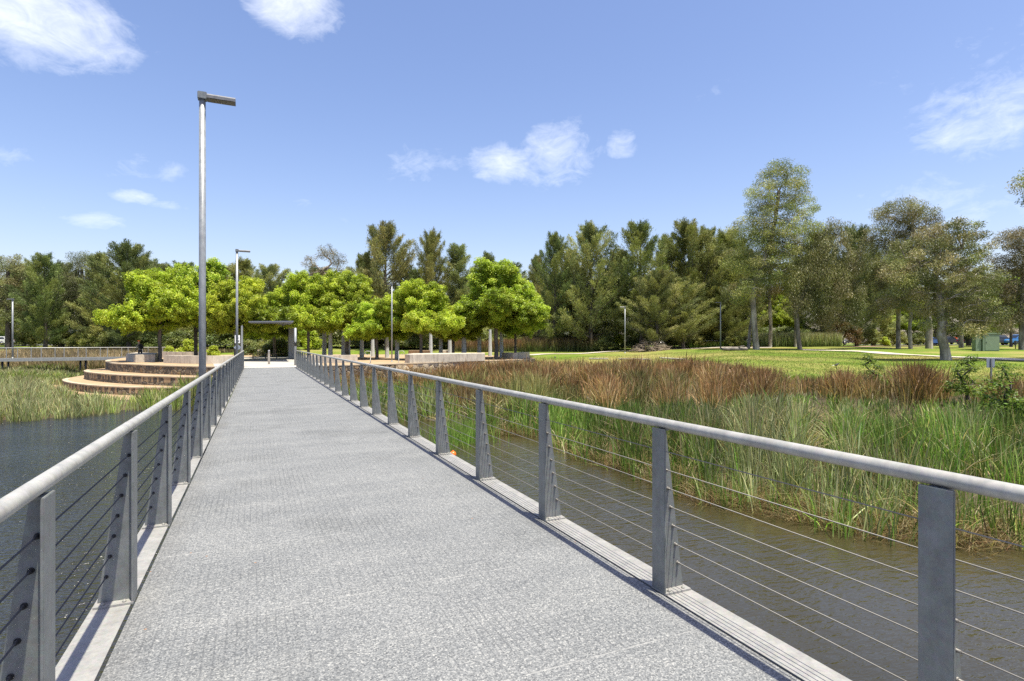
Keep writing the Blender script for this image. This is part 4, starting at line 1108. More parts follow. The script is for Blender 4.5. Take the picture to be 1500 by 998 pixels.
for i,(px,d,ms,s,lab) in enumerate([
 (1236,78,S3,1.15,'brownish green rounded shrub behind the pale lamp post'),
 (1276,80,S1,1.0,'olive shrub right of the brownish shrub'),
 (1308,82,S1,1.1,'olive shrub behind the double trunk gum'),
 (1297,77,S4,.8,'small lime green clipped shrub on the mulch bed'),
 (1200,84,S2,1.4,'dark shrub behind the weeping tree'),
 (890,76,S2,1.1,'dark green shrub left of the lawn lamp post'),
 (905,79,S4,1.3,'lime green shrub behind the lawn lamp post'),
 (925,77,S2,1.0,'dark shrub right of the lawn lamp post'),
 (1000,77,S2,1.2,'dark shrub right of the brush pile'),
 (1025,75,S1,.7,'low green shrub in front of the pipe railing'),
 (1075,74,S1,.75,'low green shrub right of the pipe railing'),
 (850,84,S2,1.2,'dark shrub behind the far reeds'),
 (120,82,S1,1.0,'olive shrub under the left background trees'),
 (140,80,S1,1.2,'olive shrub at the foot of the narrow casuarina'),
 (45,82,S1,1.2,'olive shrub right of the boardwalk lamp post'),
 (250,66,S4,1.3,'lime green shrub behind the left end of the plaza'),
 (278,70,S4,1.5,'lime green shrub behind the tall lamp post'),
 (310,68,S4,1.2,'lime green shrub behind the long streaked planter wall'),
 (365,72,S2,1.3,'dark shrub left of the bench seat wall'),
 (402,74,S5 if False else S1,1.5,'olive hanging shrub behind the seat wall'),
 (416,66,S2,1.8,'tall dark hedge plant beside the shelter column'),
 (455,80,S4,1.6,'lime green shrub right of the shelter column'),
 (520,82,S2,1.4,'dark shrub behind the tapered posts'),
 (590,80,S2,1.4,'dark shrub behind the plaza lamp post'),
 (625,82,S2,1.5,'dark shrub behind the brown planter box'),
 (700,80,S1,1.3,'olive shrub behind the round green tree'),
 (560,86,S2,1.7,'dark shrub filling behind the low bright tree'),
 (760,86,S1,1.3,'olive shrub behind the scalloped planter'),
 (800,87,S2,1.5,'dark shrub behind the far reeds near the red car'),
 (825,83,S2,1.2,'low dark shrub at the foot of the ragged casuarina'),
 (872,83,S2,1.6,'dark shrub under the twin topped casuarina'),
 (945,84,S2,1.5,'dark shrub behind the brush pile'),
 (985,82,S2,1.6,'dark shrub right behind the brush pile'),
 (1035,83,S2,1.7,'dark shrub behind the pipe railing'),
 (1065,82,S2,1.5,'dark shrub right of the shaded lamp post'),
 (1120,84,S2,1.5,'dark shrub behind the pale gum trunks'),
 (1150,86,S2,1.6,'dark shrub behind the grey green reed stand'),
 (1182,82,S2,1.3,'dark shrub left of the weeping tree trunk'),
 (1345,88,S2,1.2,'dark shrub across the lawn behind the double trunk'),
 (170,80,S2,1.5,'dark shrub beneath the dense dark tree'),
 (215,78,S2,1.5,'dark shrub left of the concrete block'),
 (90,83,S2,1.3,'dark shrub below the leaning casuarina'),
 (480,84,S2,1.5,'dark shrub behind the first bright trees right of the shelter'),
 (660,84,S2,1.5,'dark shrub left of the round green tree trunks'),
]):
    x,y = pd(px,d); plant('shrub', ms, x,y,hz(x,y) if d>64 else 0, lab, 'shrub', None, i*1.7, (s,s,s), 'stem', 'leaves')
for i,px in enumerate((448,478,508,540,572,604,640,676,712,748)):
    x,y = pd(px,87+3*math.sin(i*2.2)); sc_k = 1.9+.4*math.sin(i*3.1)
    plant('shrub', S2, x,y,hz(x,y), '%s shrub from the left in the dark understorey behind the plaza posts' % ordn[i], 'shrub', 'understorey behind the plaza', i*1.9, (sc_k*1.25,sc_k*1.25,sc_k), 'stem', 'leaves')
for i,px in enumerate((196,228,262,296,330,362)):
    x,y = pd(px,84+3*math.sin(i*2.9)); sc_k = 1.7+.4*math.sin(i*2.1)
    plant('shrub', S2, x,y,hz(x,y), '%s shrub from the left in the dark understorey left of the shelter' % ordn[i], 'shrub', 'understorey behind the plaza', i*1.3, (sc_k*1.25,sc_k*1.25,sc_k), 'stem', 'leaves')
# saplings in the reeds at right
S6 = shrub_meshes('sapling',66,1.5,.9,[(.14,.21,.03),(.11,.17,.025),(.17,.23,.04)],22,rad=.17,ln=.09,wd=.04,nl=60)
for (px,d,s,rz_,lab) in ((1275,21.5,.95,0,'small bright leafed sapling growing in the brown rush clump'),(1418,18.0,1.0,2,'leafy light green creeper shrub among the reeds below the small sign'),(1470,16.0,1.1,4,'leafy green bush at the right edge over the reeds')):
    x,y = pd(px,d); plant('sapling', S6, x,y,hz(x,y)+.25, lab, 'shrub', None, rz_, (s*1.2,s*1.2,s), 'stem', 'leaves')

# vine on the shelter roof
rng = np.random.RandomState(71); Cv = []
for k in range(46):
    a,b_ = rng.uniform(0,1,2); p0 = q[0]*(1-a)+q[1]*a; p1 = q[3]*(1-a)+q[2]*a; p = p0*(1-b_)+p1*b_
    Cv.append((p[0],p[1],3.5+rng.uniform(0,1.0)))
for k in range(16):
    a = rng.uniform(0,1); p = q[3]*(1-a)+q[2]*a; Cv.append((p[0],p[1],3.0-rng.uniform(0,.5)))
V_,c_ = foliage(rng,np.array(Cv),.45,130,.2,.13,'flat',[(.17,.24,.02),(.2,.27,.025)],.6)
tag(link('vine', leaf_mesh('vine',[V_],[c_],M['leaf']), None, None, (1.2,46,0)), 'yellow green vine spreading over the shelter roof', 'vine')

# ------------------------------------------------------------------ reeds and rushes (stuff)
def blades(rng, P, H, Wd, lean, cb, cm, ct, az=None):
    n = len(P); az = rng.uniform(0,2*math.pi,n) if az is None else az; fz = rng.uniform(0,2*math.pi,n)
    D = np.c_[np.cos(az),np.sin(az),np.zeros(n)]; S = np.c_[np.cos(fz),np.sin(fz),np.zeros(n)]
    lv = [0,.38,.74,1.0]; ws = [.85,1.0,.7,0]
    V = np.empty((n,7,3),np.float32); C = np.empty((n,7,3),np.float32)
    k = 0
    for s,w in zip(lv,ws):
        drop = (1-np.clip(lean**2,0,1.6)*.33*s)
        c = P+np.c_[np.zeros((n,2)),H*s*drop]+D*(H*lean*s**1.7)[:,None]
        col = cb*(1-s/.4)+cm*(s/.4) if s<.4 else (cm*(1-(s-.4)/.6)+ct*((s-.4)/.6))
        if w > 0:
            V[:,k] = c+S*(Wd*w*.5)[:,None]; V[:,k+1] = c-S*(Wd*w*.5)[:,None]; C[:,k] = col; C[:,k+1] = col; k += 2
        else: V[:,k] = c; C[:,k] = col
    b = np.arange(n)*7
    Q = np.concatenate([np.c_[b,b+1,b+3,b+2],np.c_[b+2,b+3,b+5,b+4]]); T = np.c_[b+4,b+5,b+6]
    return V.reshape(-1,3),Q,T,C.reshape(-1,3)
def vnoise(x,y,f,seed):
    r = np.random.RandomState(seed); o = np.zeros_like(x)
    for k in range(5):
        a = r.uniform(0,6.28); o += np.sin((x*math.cos(a)+y*math.sin(a))*f*r.uniform(.7,1.6)+r.uniform(0,6))
    return o/5
def tussock(rng, x, y, D, size, spread):
    """gathers points into tufts: returns new x, y, outward azimuth, tuft random (0..1)"""
    cell = size*np.clip(D/14,.9,2.2); ix = np.floor(x/cell); iy = np.floor(y/cell)
    hsh = lambda a,b,k: np.modf(np.abs(np.sin(a*12.9898+b*78.233+k*37.719)*43758.5453))[0]
    cx = (ix+.15+.7*hsh(ix,iy,1))*cell; cy = (iy+.15+.7*hsh(ix,iy,2))*cell
    a0_ = rng.uniform(0,2*math.pi,len(x)); a = a0_+rng.normal(size=len(x))*.9; rr_ = np.abs(rng.normal(size=len(x)))*spread*cell
    return cx+np.cos(a0_)*rr_, cy+np.sin(a0_)*rr_, a, hsh(ix,iy,3)
def reed_obj(name, rng, x, y, H, Wd, lean, pal_m, pal_t, pal_b, label=None, zoff=-.05, kind='stuff', mixw=None, az=None, tint=None):
    P = np.c_[x,y,height(x,y)+zoff]; P[:,2] = np.maximum(P[:,2],WZ-.15)
    n = len(x); pm = np.asarray(pal_m); pt = np.asarray(pal_t); pb = np.asarray(pal_b)
    v = rng.uniform(.5,1.5,(n,1))
    if tint is not None: v = v*tint[:,None]
    V_,Q_,T_,C_ = blades(rng,P,H,Wd,lean,pb[rng.randint(len(pb),size=n)]*v,pm[rng.randint(len(pm),size=n)]*v,pt[rng.randint(len(pt),size=n)]*v,az)
    o = link(name, np_mesh(name,V_,Q_,T_,C_,False,M['reed']))
    if kind: tag(o, label, None, None, kind)
    return o
GREEN = [(0.1438, 0.2791, 0.0267), (0.1916, 0.3462, 0.0365), (0.115, 0.2233, 0.0267), (0.2492, 0.3685, 0.0547), (0.3067, 0.402, 0.0851)]
GREEN_T = [(0.1828, 0.2708, 0.0542), (0.259, 0.3047, 0.0948), (0.3047, 0.2708, 0.0948), (0.1371, 0.237, 0.0406)]
STRAW = [(0.42, 0.343, 0.182), (0.336, 0.266, 0.126), (0.196, 0.21, 0.07), (0.28, 0.224, 0.105)]
BROWN = [(.17,.095,.045),(.22,.125,.055),(.13,.08,.04),(.20,.15,.06),(.11,.11,.035)]
BROWN_T = [(0.232, 0.1087, 0.0551), (0.319, 0.1595, 0.0725), (0.174, 0.087, 0.0508), (0.3915, 0.232, 0.1087)]
PALE = [(0.2778, 0.3441, 0.139), (0.3432, 0.4043, 0.1755), (0.2125, 0.2839, 0.1024), (0.3923, 0.4129, 0.1901), (0.1634, 0.2409, 0.0731)]
PALE_T = [(0.375, 0.375, 0.21), (0.3, 0.33, 0.15), (0.42, 0.345, 0.18)]

rng = np.random.RandomState(81)
def sample(n, xc0, xc1, d0, d1):
    X = rng.uniform(xc0,xc1,n); D = rng.uniform(d0,d1,n); return X,D
def not_built(X,D,mg=.15):
    ok = np.ones(len(X),bool)
    for poly in (plaza_c,t2_c,t1_c,t0_c): ok &= ~inside(X,D,poly)
    x = X*CO+D*SI; y = -X*SI+D*CO
    ok &= ~((x>XL-.35)&(x<XR+.35)&(y<YE))
    return ok
# right marsh
X,D = sample(430000,-12,21,8.5,53)
u = X/D; s = sdist(X,D,pond); le = lawn_edge_d(u)
x = X*CO+D*SI; y = -X*SI+D*CO
nz = vnoise(x,y,.55,3); nz2 = vnoise(x,y,1.7,4); nz3 = vnoise(x,y,.9,9)
pxs = u*F+750
sl = le-D+nz*1.2
ok = (s>-.25+.5*nz2)&(sl>0)&not_built(X,D)&(pxs>430)&(x>XR+.3)
t = s/(np.maximum(s,0)+np.maximum(sl,.01))
tb = t+.10*nz+.06*nz2
# brown belt, by place along the shore
pxe = 1120+45*nz+30*nz2
brown = (pxs<pxe)&(s+1.1*nz+.7*nz2>np.interp(pxs,[430,560,700,900,1050,1140],[4.5,5,3,4.6,5.2,6.5]))
cl = [(1330,20.6,3.0,2.3),(1270,22.3,1.9,1.4),(1500,18.5,1.5,2.6),(1205,22.6,1.7,1.5),(1165,24.8,1.2,1.2)]
inclump = np.zeros(len(X),bool)
for (cpx,cd,rx,rd) in cl:
    cx = (cpx-750)/F*cd; inclump |= (((X-cx)/rx)**2+((D-cd)/rd)**2 < 1+.3*nz2)
brown |= inclump
# thin with distance (fewer, wider blades far away)
keep = rng.uniform(0,1,len(X)) < np.clip(16.0/D,.28,1)**1.1*np.where(brown,.9,1.0)
hole = (nz3<-.62)&(~brown)       # gaps and trampled spots
thin = rng.uniform(0,1,len(X))
ytop = np.interp(pxs,[430,560,650,800,900,1000,1060,1110,1150,1200,1250,1330,1395,1430,1475,1500,1560],[534,531,529,527,525,527,531,543,562,553,537,527,537,562,562,545,545])+rng.normal(size=len(X))*5+8*nz2
hmax = np.maximum(HC-(ytop-HORIZON)*D/F-height(x,y), .18)   # tallest growth, read off the skyline of the reeds
g = ok&keep&(~brown)&(~hole)&(thin<.58); b_ = ok&keep&brown&(thin<.75)
wsc = lambda D_: np.clip(D_/14,.9,2.6)
k = np.where(g)[0]; n = len(k)
tx,ty,taz,tr = tussock(rng,x[k],y[k],D[k],.42,.42)
Hh = rng.uniform(.55,1.2,n)*(.72+.62*tr)*(1+.2*nz[k])*np.where(s[k]<.8,.85,1)*np.interp(pxs[k],[430,700,900,1200,1500],[1.15,1.05,1.0,1.05,1.1])
yg = np.interp(pxs[k],[430,560,700,900,1050,1120,1180,1330,1400,1470,1560],[558,560,568,585,588,580,592,606,596,590,585])+rng.normal(size=n)*7+12*nz2[k]
Hh = np.minimum(Hh, np.maximum(HC-(yg-HORIZON)*D[k]/F-height(x[k],y[k]), .3))
pm = vnoise(tx,ty,.7,12)+rng.normal(size=n)*.2+(tr-.5)*.5; patch = np.zeros(n)
for (qx,qd,qa,qb) in ((1190,17.0,1.6,1.3),(930,17.5,1.6,1.6),(1080,16.5,1.4,1.2),(720,25,2.5,1.6)):   # flattened, bleached growth
    patch = np.maximum(patch, np.exp(-(((X[k]-(qx-750)/F*qd)/qa)**2+((D[k]-qd)/qb)**2)))
pm = np.where(rng.uniform(0,1,n)<.10+.30*(nz2[k]>.32)+.45*patch, 2.0, pm+.5*patch)
ln_ = np.abs(rng.normal(size=n))*.21+.04; flop = (rng.uniform(0,1,n)<.09)|((pm>=1.5)&(rng.uniform(0,1,n)<.6)); ln_ = np.where(flop,rng.uniform(.6,1.4,n),ln_)
tint = .5+.85*np.modf(tr*7.31)[0]
for sel,(a,bb,cc2) in ((pm<=.20,(GREEN,GREEN_T,STRAW)),((pm>.20)&(pm<1.5),(PALE,PALE_T,STRAW)),(pm>=1.5,(STRAW,STRAW,STRAW))):
    reed_obj('reed_bed', rng, tx[sel],ty[sel],Hh[sel],.023*wsc(D[k][sel])*rng.uniform(.6,1.4,sel.sum()),ln_[sel],a,bb,cc2,'green reeds along the right shore',az=taz[sel],tint=tint[sel])
k = np.where(b_)[0]; n = len(k)
tx,ty,taz,tr = tussock(rng,x[k],y[k],D[k],.75,.34)
Hb = rng.uniform(.6,1.2,n)*(.52+.95*tr)*(1+.2*nz2[k])*np.where(inclump[k],1.5,1.08); Hb = np.minimum(Hb, hmax[k])
tint = .6+.8*np.modf(tr*5.77)[0]; warm = np.modf(tr*3.3)[0]+rng.normal(size=n)*.18-.28*(s[k]<7)-.3*nz[k]-.12*nz2[k]
ln_ = np.abs(rng.normal(size=n))*.26+.04; ln_ = np.where(rng.uniform(0,1,n)<.08,rng.uniform(.6,1.2,n),ln_)
for sel,(a,bb) in ((warm>.45,([(.27,.165,.07),(.33,.20,.08),(.20,.15,.05),(.24,.22,.07)],BROWN_T)),((warm<=.45)&(warm>.12),([(.40,.29,.14),(.32,.24,.11),(.24,.23,.07),(.46,.36,.2)],[(.36,.2,.09),(.44,.31,.17),(.3,.17,.08)])),(warm<=.12,([(.17,.22,.05),(.24,.25,.08),(.14,.18,.04)],[(.30,.22,.09),(.27,.25,.10)]))):
    reed_obj('rush_bed', rng, tx[sel],ty[sel],Hb[sel],.017*wsc(D[k][sel])*rng.uniform(.6,1.4,sel.sum()),ln_[sel],a,bb,STRAW,'brown tipped rushes at the edge of the lawn',az=taz[sel],tint=tint[sel])
# dead litter leaning along the right waterline
X2,D2 = sample(120000,-3,14,8.5,22); s2 = sdist(X2,D2,pond); ok2 = (s2>-.35)&(s2<.9)&not_built(X2,D2)
X2,D2 = X2[ok2],D2[ok2]; x2 = X2*CO+D2*SI; y2 = -X2*SI+D2*CO; kk = x2>XR+.4; x2,y2 = x2[kk],y2[kk]; n = len(x2)
reed_obj('dead_reed_litter', rng, x2,y2,rng.uniform(.25,.7,n),np.full(n,.011),rng.uniform(.7,1.6,n),[(.26,.19,.09),(.20,.11,.05),(.16,.17,.05)],STRAW,STRAW,'straw coloured fallen reeds at the waterline',zoff=.0)
# little clump standing in the water by the railing
cx,cd = cp(676,648); X3 = cx+rng.normal(size=900)*.55; D3 = cd+rng.normal(size=900)*.8; x3 = X3*CO+D3*SI; y3 = -X3*SI+D3*CO
kk = x3>XR+.3; x3,y3 = x3[kk],y3[kk]; n = len(x3)
P3 = reed_obj('reed_clump', rng, x3,y3,rng.uniform(.6,1.1,n),np.full(n,.013),np.abs(rng.normal(size=n))*.25,GREEN,GREEN_T,STRAW,None,kind=None)
tag(P3,'small isolated clump of green reeds standing in the water by the right railing','reed clump')
# left marsh
X,D = sample(330000,-62,-1,22,62); s = sdist(X,D,pond); x = X*CO+D*SI; y = -X*SI+D*CO
nz = vnoise(x,y,.45,21); nz2 = vnoise(x,y,1.5,22); pxs = X/D*F+750
ok = (s>-.3+.5*nz2)&not_built(X,D)&(x<XL-.25)&(pxs>-140)&(pxs<520)&(D<60+6*(pxs<240))
# keep the stone terraces visible: shorter, thinner growth at their foot
foot = (pxs>90)&(pxs<215)&(s>2.2)
keep = rng.uniform(0,1,len(X)) < np.clip(30/D,.3,1)*np.where(foot,.4,1)
k = np.where(ok&keep)[0]; n = len(k)
tx,ty,taz,tr = tussock(rng,x[k],y[k],D[k]*.6,.55,.4)
Hl = rng.uniform(.5,1.05,n)*(.75+.55*tr)*(1+.25*nz[k])*np.where(foot[k],.55,1)*np.interp(pxs[k],[-140,100,200,260,350,520],[.95,.9,.95,1.25,1.3,1.1])
pm = vnoise(tx,ty,.35,23)+rng.normal(size=n)*.3+np.interp(pxs[k],[0,150,260,400],[.3,.2,-.3,-.35]); pm = np.where(rng.uniform(0,1,n)<.09,2.0,pm)
tint = .65+.8*np.modf(tr*7.31)[0]
for sel,(a,bb,cc2) in ((pm<=0,(GREEN,GREEN_T,STRAW)),((pm>0)&(pm<1.5),(PALE,PALE_T,STRAW)),(pm>=1.5,(STRAW,STRAW,STRAW))):
    reed_obj('reed_bed', rng, tx[sel],ty[sel],Hl[sel],.034*rng.uniform(.6,1.4,sel.sum())*np.clip(D[k][sel]/30,.8,2),np.abs(rng.normal(size=sel.sum()))*.28+.04,a,bb,cc2,'pale green reeds along the left shore',az=taz[sel],tint=tint[sel])
# straw grass beyond the boardwalk
X,D = sample(40000,-66,-30,62,76); x = X*CO+D*SI; y = -X*SI+D*CO; ok = not_built(X,D); x,y,D = x[ok],y[ok],D[ok]; n=len(x)
dt = .75+.5*vnoise(x,y,.8,41)+.25*vnoise(x,y,2.2,42)
reed_obj('dry_grass', rng, x,y,rng.uniform(.5,1.3,n)*np.interp(D,[62,72,76],[1.2,.8,.5]),np.full(n,.06),np.abs(rng.normal(size=n))*.3,[(.46,.36,.19),(.38,.31,.15),(.24,.26,.09)],[(.58,.46,.27),(.48,.36,.19)],STRAW,'dry straw grass beyond the boardwalk',tint=np.clip(dt,.3,1.3))
# far reed stands at the back of the lawn
for (a,b2,d0,d1,hh_,pm_,pt_) in ((765,885,76,82,1.9,[(.11,.15,.04),(.15,.16,.06)],[(.24,.16,.08),(.2,.13,.06)]),(1112,1232,74,79,1.9,PALE,PALE_T),(660,770,76,84,1.6,[(.13,.14,.05),(.2,.16,.08)],BROWN_T),(1010,1100,74.5,77,.8,GREEN,GREEN_T)):
    n = 9000; px_ = rng.uniform(a,b2,n); D = rng.uniform(d0,d1,n); X = (px_-750)/F*D; x = X*CO+D*SI; y = -X*SI+D*CO
    reed_obj('far_reed_bed', rng, x,y,hh_*rng.uniform(.5,1.15,n),np.full(n,.06),np.abs(rng.normal(size=n))*.25,pm_,pt_,[(.12,.16,.04),(.10,.14,.035)],'tall reeds along the back of the lawn')
# grass blades on the near lawn so its surface is not a flat sheet
X,D = sample(150000,-2,34,22,60); le = lawn_edge_d(X/D); ok = (D>le-.5)&not_built(X,D)&(rng.uniform(0,1,len(X))<np.clip(26/D,.25,1)); X,D=X[ok],D[ok]
x = X*CO+D*SI; y = -X*SI+D*CO; n=len(x); dry = (vnoise(x,y,.35,33)+rng.normal(size=n)*.25)>.10
hgt = np.where(D-lawn_edge_d(X/D)<2.5, rng.uniform(.12,.4,n), rng.uniform(.03,.09,n))
reed_obj('lawn_grass', rng, x[~dry],y[~dry],hgt[~dry],np.full((~dry).sum(),.03),rng.uniform(.2,.9,(~dry).sum()),[(.125,.195,.022),(.165,.225,.03),(.10,.16,.018)],[(.17,.25,.035),(.2,.25,.06)],[(.14,.19,.035)],'mown green lawn grass',zoff=-.01)
reed_obj('lawn_grass', rng, x[dry],y[dry],hgt[dry]*.8,np.full(dry.sum(),.03),rng.uniform(.2,.9,dry.sum()),[(.2,.19,.06),(.24,.2,.08)],[(.27,.22,.1)],[(.16,.16,.04)],'dry patches of lawn grass',zoff=-.01)

# ------------------------------------------------------------------ small things on the lawn
x,y,z,d = gp(1439,514.5,45,75)
cab = empty('utility_cabinet', (x,y,z), -TH-.25, 'green metal utility cabinet with overhanging lid on the lawn at right', 'cabinet')
s_ = d/F
mb = MB(); mb.box(-.2*1,1.25,-.5,.5,0,1.72); mb.build('body', M['greenbox'], cab, bevel=.02)
mb = MB(); mb.box(-.27,1.32,-.57,.57,1.722,1.86); mb.build('lid', M['greenbox'], cab, bevel=.03)
mb = MB(); mb.box(.0,1.18,-.53,-.503,.1,1.6); dr = mb.build('door', M['greenbox'], cab, bevel=.006)
mb = MB(); mb.box(.08,.12,-.55,-.532,.8,.95); mb.build('handle', M['dark'], dr)
mb = MB(); mb.box(-.75,-.24,-.35,.4,0,1.62); mb.build('side_unit', M['greenbox'], cab, bevel=.02)
mb = MB(); mb.box(-.78,-.215,-.38,.43,1.622,1.68); mb.build('side_lid', M['greenbox'], cab)
x,y,z,d = gp(63,505.6,78,110); cb = empty('utility_cabinet', (x,y,z), -TH, 'small dark green utility box by the road at far left', 'cabinet')
mb = MB(); mb.box(-.55,.55,-.3,.3,0,.95); mb.build('body', M['greenbox'], cb, bevel=.02); mb = MB(); mb.box(-.6,.6,-.35,.35,.952,1.0); mb.build('lid', M['greenbox'], cb)

x,y = pd(1452,23.5); z = hz(x,y)
sg = empty('sign', (x,y,z), -TH+.1, 'grey back of a small square sign on a post above the reeds at right', 'sign')
zt = HC-(524.8-HORIZON)*23.5/F-z
mb = MB(); mb.box(-.028,.028,-.02,.02,-.3,zt-.02); mb.build('sign_post', M['galv'], sg)
mb = MB(); mb.box(-.185,.185,.022,.027,zt-.39,zt); mb.build('sign_panel', M['alu'], sg)

# flush concrete edging strips in the lawn
for i,(a,b2,yy,lab) in enumerate(((863,891,526.3,'leftmost of three flush concrete edging strips in the lawn'),(907,952,527.2,'middle one of three flush concrete edging strips in the lawn'),(969,1004,527.6,'rightmost of three flush concrete edging strips in the lawn'))):
    p0 = gp(a,yy,35,70); p1 = gp(b2,yy,35,70); dx,dy = p1[0]-p0[0],p1[1]-p0[1]; l = math.hypot(dx,dy)
    mb = MB(); mb.box(0,l,-.2,.2,-.1,.0)
    o = mb.build('edging_strip', M['kerbconc'], None, (p0[0],p0[1],max(p0[2],p1[2])+.10), bevel=.01); o.rotation_euler = (0,0,math.atan2(dy,dx))
    tag(o, lab, 'edging', 'concrete edging strips in the lawn')

# pipe railing, log, brush pile
x0,y0 = pd(1016,76); x1,y1 = pd(1078,76); l = math.hypot(x1-x0,y1-y0)
pf = empty('pipe_railing', (x0,y0,hz(x0,y0)), math.atan2(y1-y0,x1-x0), 'low white pipe railing in the shade behind the lawn', 'railing')
mb = MB(); mb.tube([(0,0,1.0),(l,0,1.0)],.04,8); mb.build('top_rail', M['white'], pf)
mb = MB(); mb.tube([(0,0,.55),(l,0,.55)],.03,8); mb.build('mid_rail', M['white'], pf)
for k in np.linspace(0,l,5):
    mb = MB(); mb.tube([(k,0,-.1),(k,0,1.0)],.035,8); mb.build('post', M['white'], pf)
x,y,z,d = gp(1076,513.8,50,80)
mb = MB(); rr = np.random.RandomState(5)
pts = [(-1.3+.37*k,.06*math.sin(k*1.7),.16+.03*math.sin(k*2.3)) for k in range(8)]
mb.tube(pts,[.15,.19,.17,.2,.19,.21,.18,.16],10); mb.tube([(.3,0,.22),(.55,-.2,.42),(.9,-.3,.5)],[.08,.06,.03],6)
tag(mb.build('fallen_log', M['greybark'], None, (x,y,z), rot=(0,0,-TH)), 'weathered grey fallen log in the shade left of the tallest gum', 'log')
x,y,z,d = gp(955,514.5,55,90); mb = MB()
for k in range(260):
    a = rr.uniform(0,6.28); r_ = 2.6*math.sqrt(rr.uniform(0,1)); zz = 1.5*(1-(r_/2.7)**1.5)*rr.uniform(.2,1)
    b0 = Vector((r_*math.cos(a),r_*.6*math.sin(a),max(.04,zz))); dr_ = Vector(rr.normal(size=3)); dr_.z *= .4; dr_.normalize()
    mb.tube([b0,b0+dr_*.45+Vector((0,0,.05)),b0+dr_*.9],[.03,.022,.008],4,caps=False)
tag(mb.build('brush_pile', simple('dead_branches',(.24,.19,.14),.9,0,.3,2), None, (x,y,z)), 'heap of dead grey branches at the foot of the casuarinas', 'brush pile')

# birds
def bird(x,y,z,rz,label,white=False):
    root = empty('bird', (x,y,z), rz, label, 'bird', 'birds on the lawn')
    mb = MB(); mb.tube([(-.13,0,.14),(-.09,0,.155),(-.03,0,.165),(.05,0,.18),(.095,0,.205),(.125,0,.235),(.155,0,.25),(.18,0,.245)],[.012,.04,.062,.066,.05,.036,.032,.012],10); mb.build('body', M['black'], root)
    mb = MB(); mb.tube([(.175,0,.247),(.225,0,.236)],[.012,.002],6); mb.build('beak', M['alu'], root)
    mb = MB(); mb.add([(-.11,-.025,.15),(-.11,.025,.15),(-.27,.035,.12),(-.27,-.035,.12),(-.11,-.02,.138),(-.11,.02,.138),(-.27,.03,.112),(-.27,-.03,.112)],[(0,1,2,3),(7,6,5,4),(0,3,7,4),(1,5,6,2),(2,6,7,3),(0,4,5,1)]); mb.build('tail', M['white'] if white else M['black'], root)
    for s in (-1,1):
        mb = MB(); mb.tube([(.0,s*.02,.12),(-.01,s*.022,.06),(.01,s*.022,0.0),(.04,s*.022,.004)],.006,5); mb.build('leg', M['dark'], root)
        mb = MB(); mb.tube([(.06,s*.052,.19),(-.02,s*.066,.17),(-.15,s*.03,.135)],[.03,.03,.006],6); mb.build('wing', M['black'], root)
x,y,z,d = gp(813,526,45,70); bird(x,y,z,1.2,'dark bird standing upright on the lawn near the plaza corner')
x,y,z,d = gp(1225,538.5,25,60); bird(x,y,z,-.3,'black bird feeding on the lawn in front of the spreading gum',True)
x,y,z,d = gp(1057.5,539.5,25,60); bird(x,y,z,-.5,'black bird on the grass just above the brown rushes',False)
# orange ball
p = at(663.5,668,WZ); mb = MB()
mb.lathe([(.0001,-.1),(.05,-.0866),(.0866,-.05),(.1,0),(.0866,.05),(.05,.0866),(.0001,.1)],(0,0,0),18)
mb.lathe([(.02,.09),(.022,.115),(.012,.12)],(0,0,0),10)
tag(mb.build('float_ball', M['orange'], None, (p[0],p[1],WZ+.05)), 'small orange float ball on the water beside the right railing', 'ball')

# dark park bench at the right edge
x,y,z,d = gp(1500,511.5,45,75); pb = empty('park_bench', (x,y,z), -TH, 'dark park bench at the right edge beside the blue car', 'bench')
mb = MB()
for k in range(4): mb.box(-.9,.9,-.25+k*.12,-.25+k*.12+.1,.43,.46)
mb.build('seat', M['dark'], pb)
mb = MB()
for k in range(3): mb.box(-.9,.9,.26,.29,.55+k*.13,.65+k*.13)
mb.build('backrest', M['dark'], pb)
for s in (-.75,.75):
    mb = MB(); mb.box(s-.03,s+.03,-.22,-.16,0,.43); mb.build('leg', M['dark'], pb)
    mb = MB(); mb.box(s-.03,s+.03,.2,.26,0,.95); mb.build('leg', M['dark'], pb)

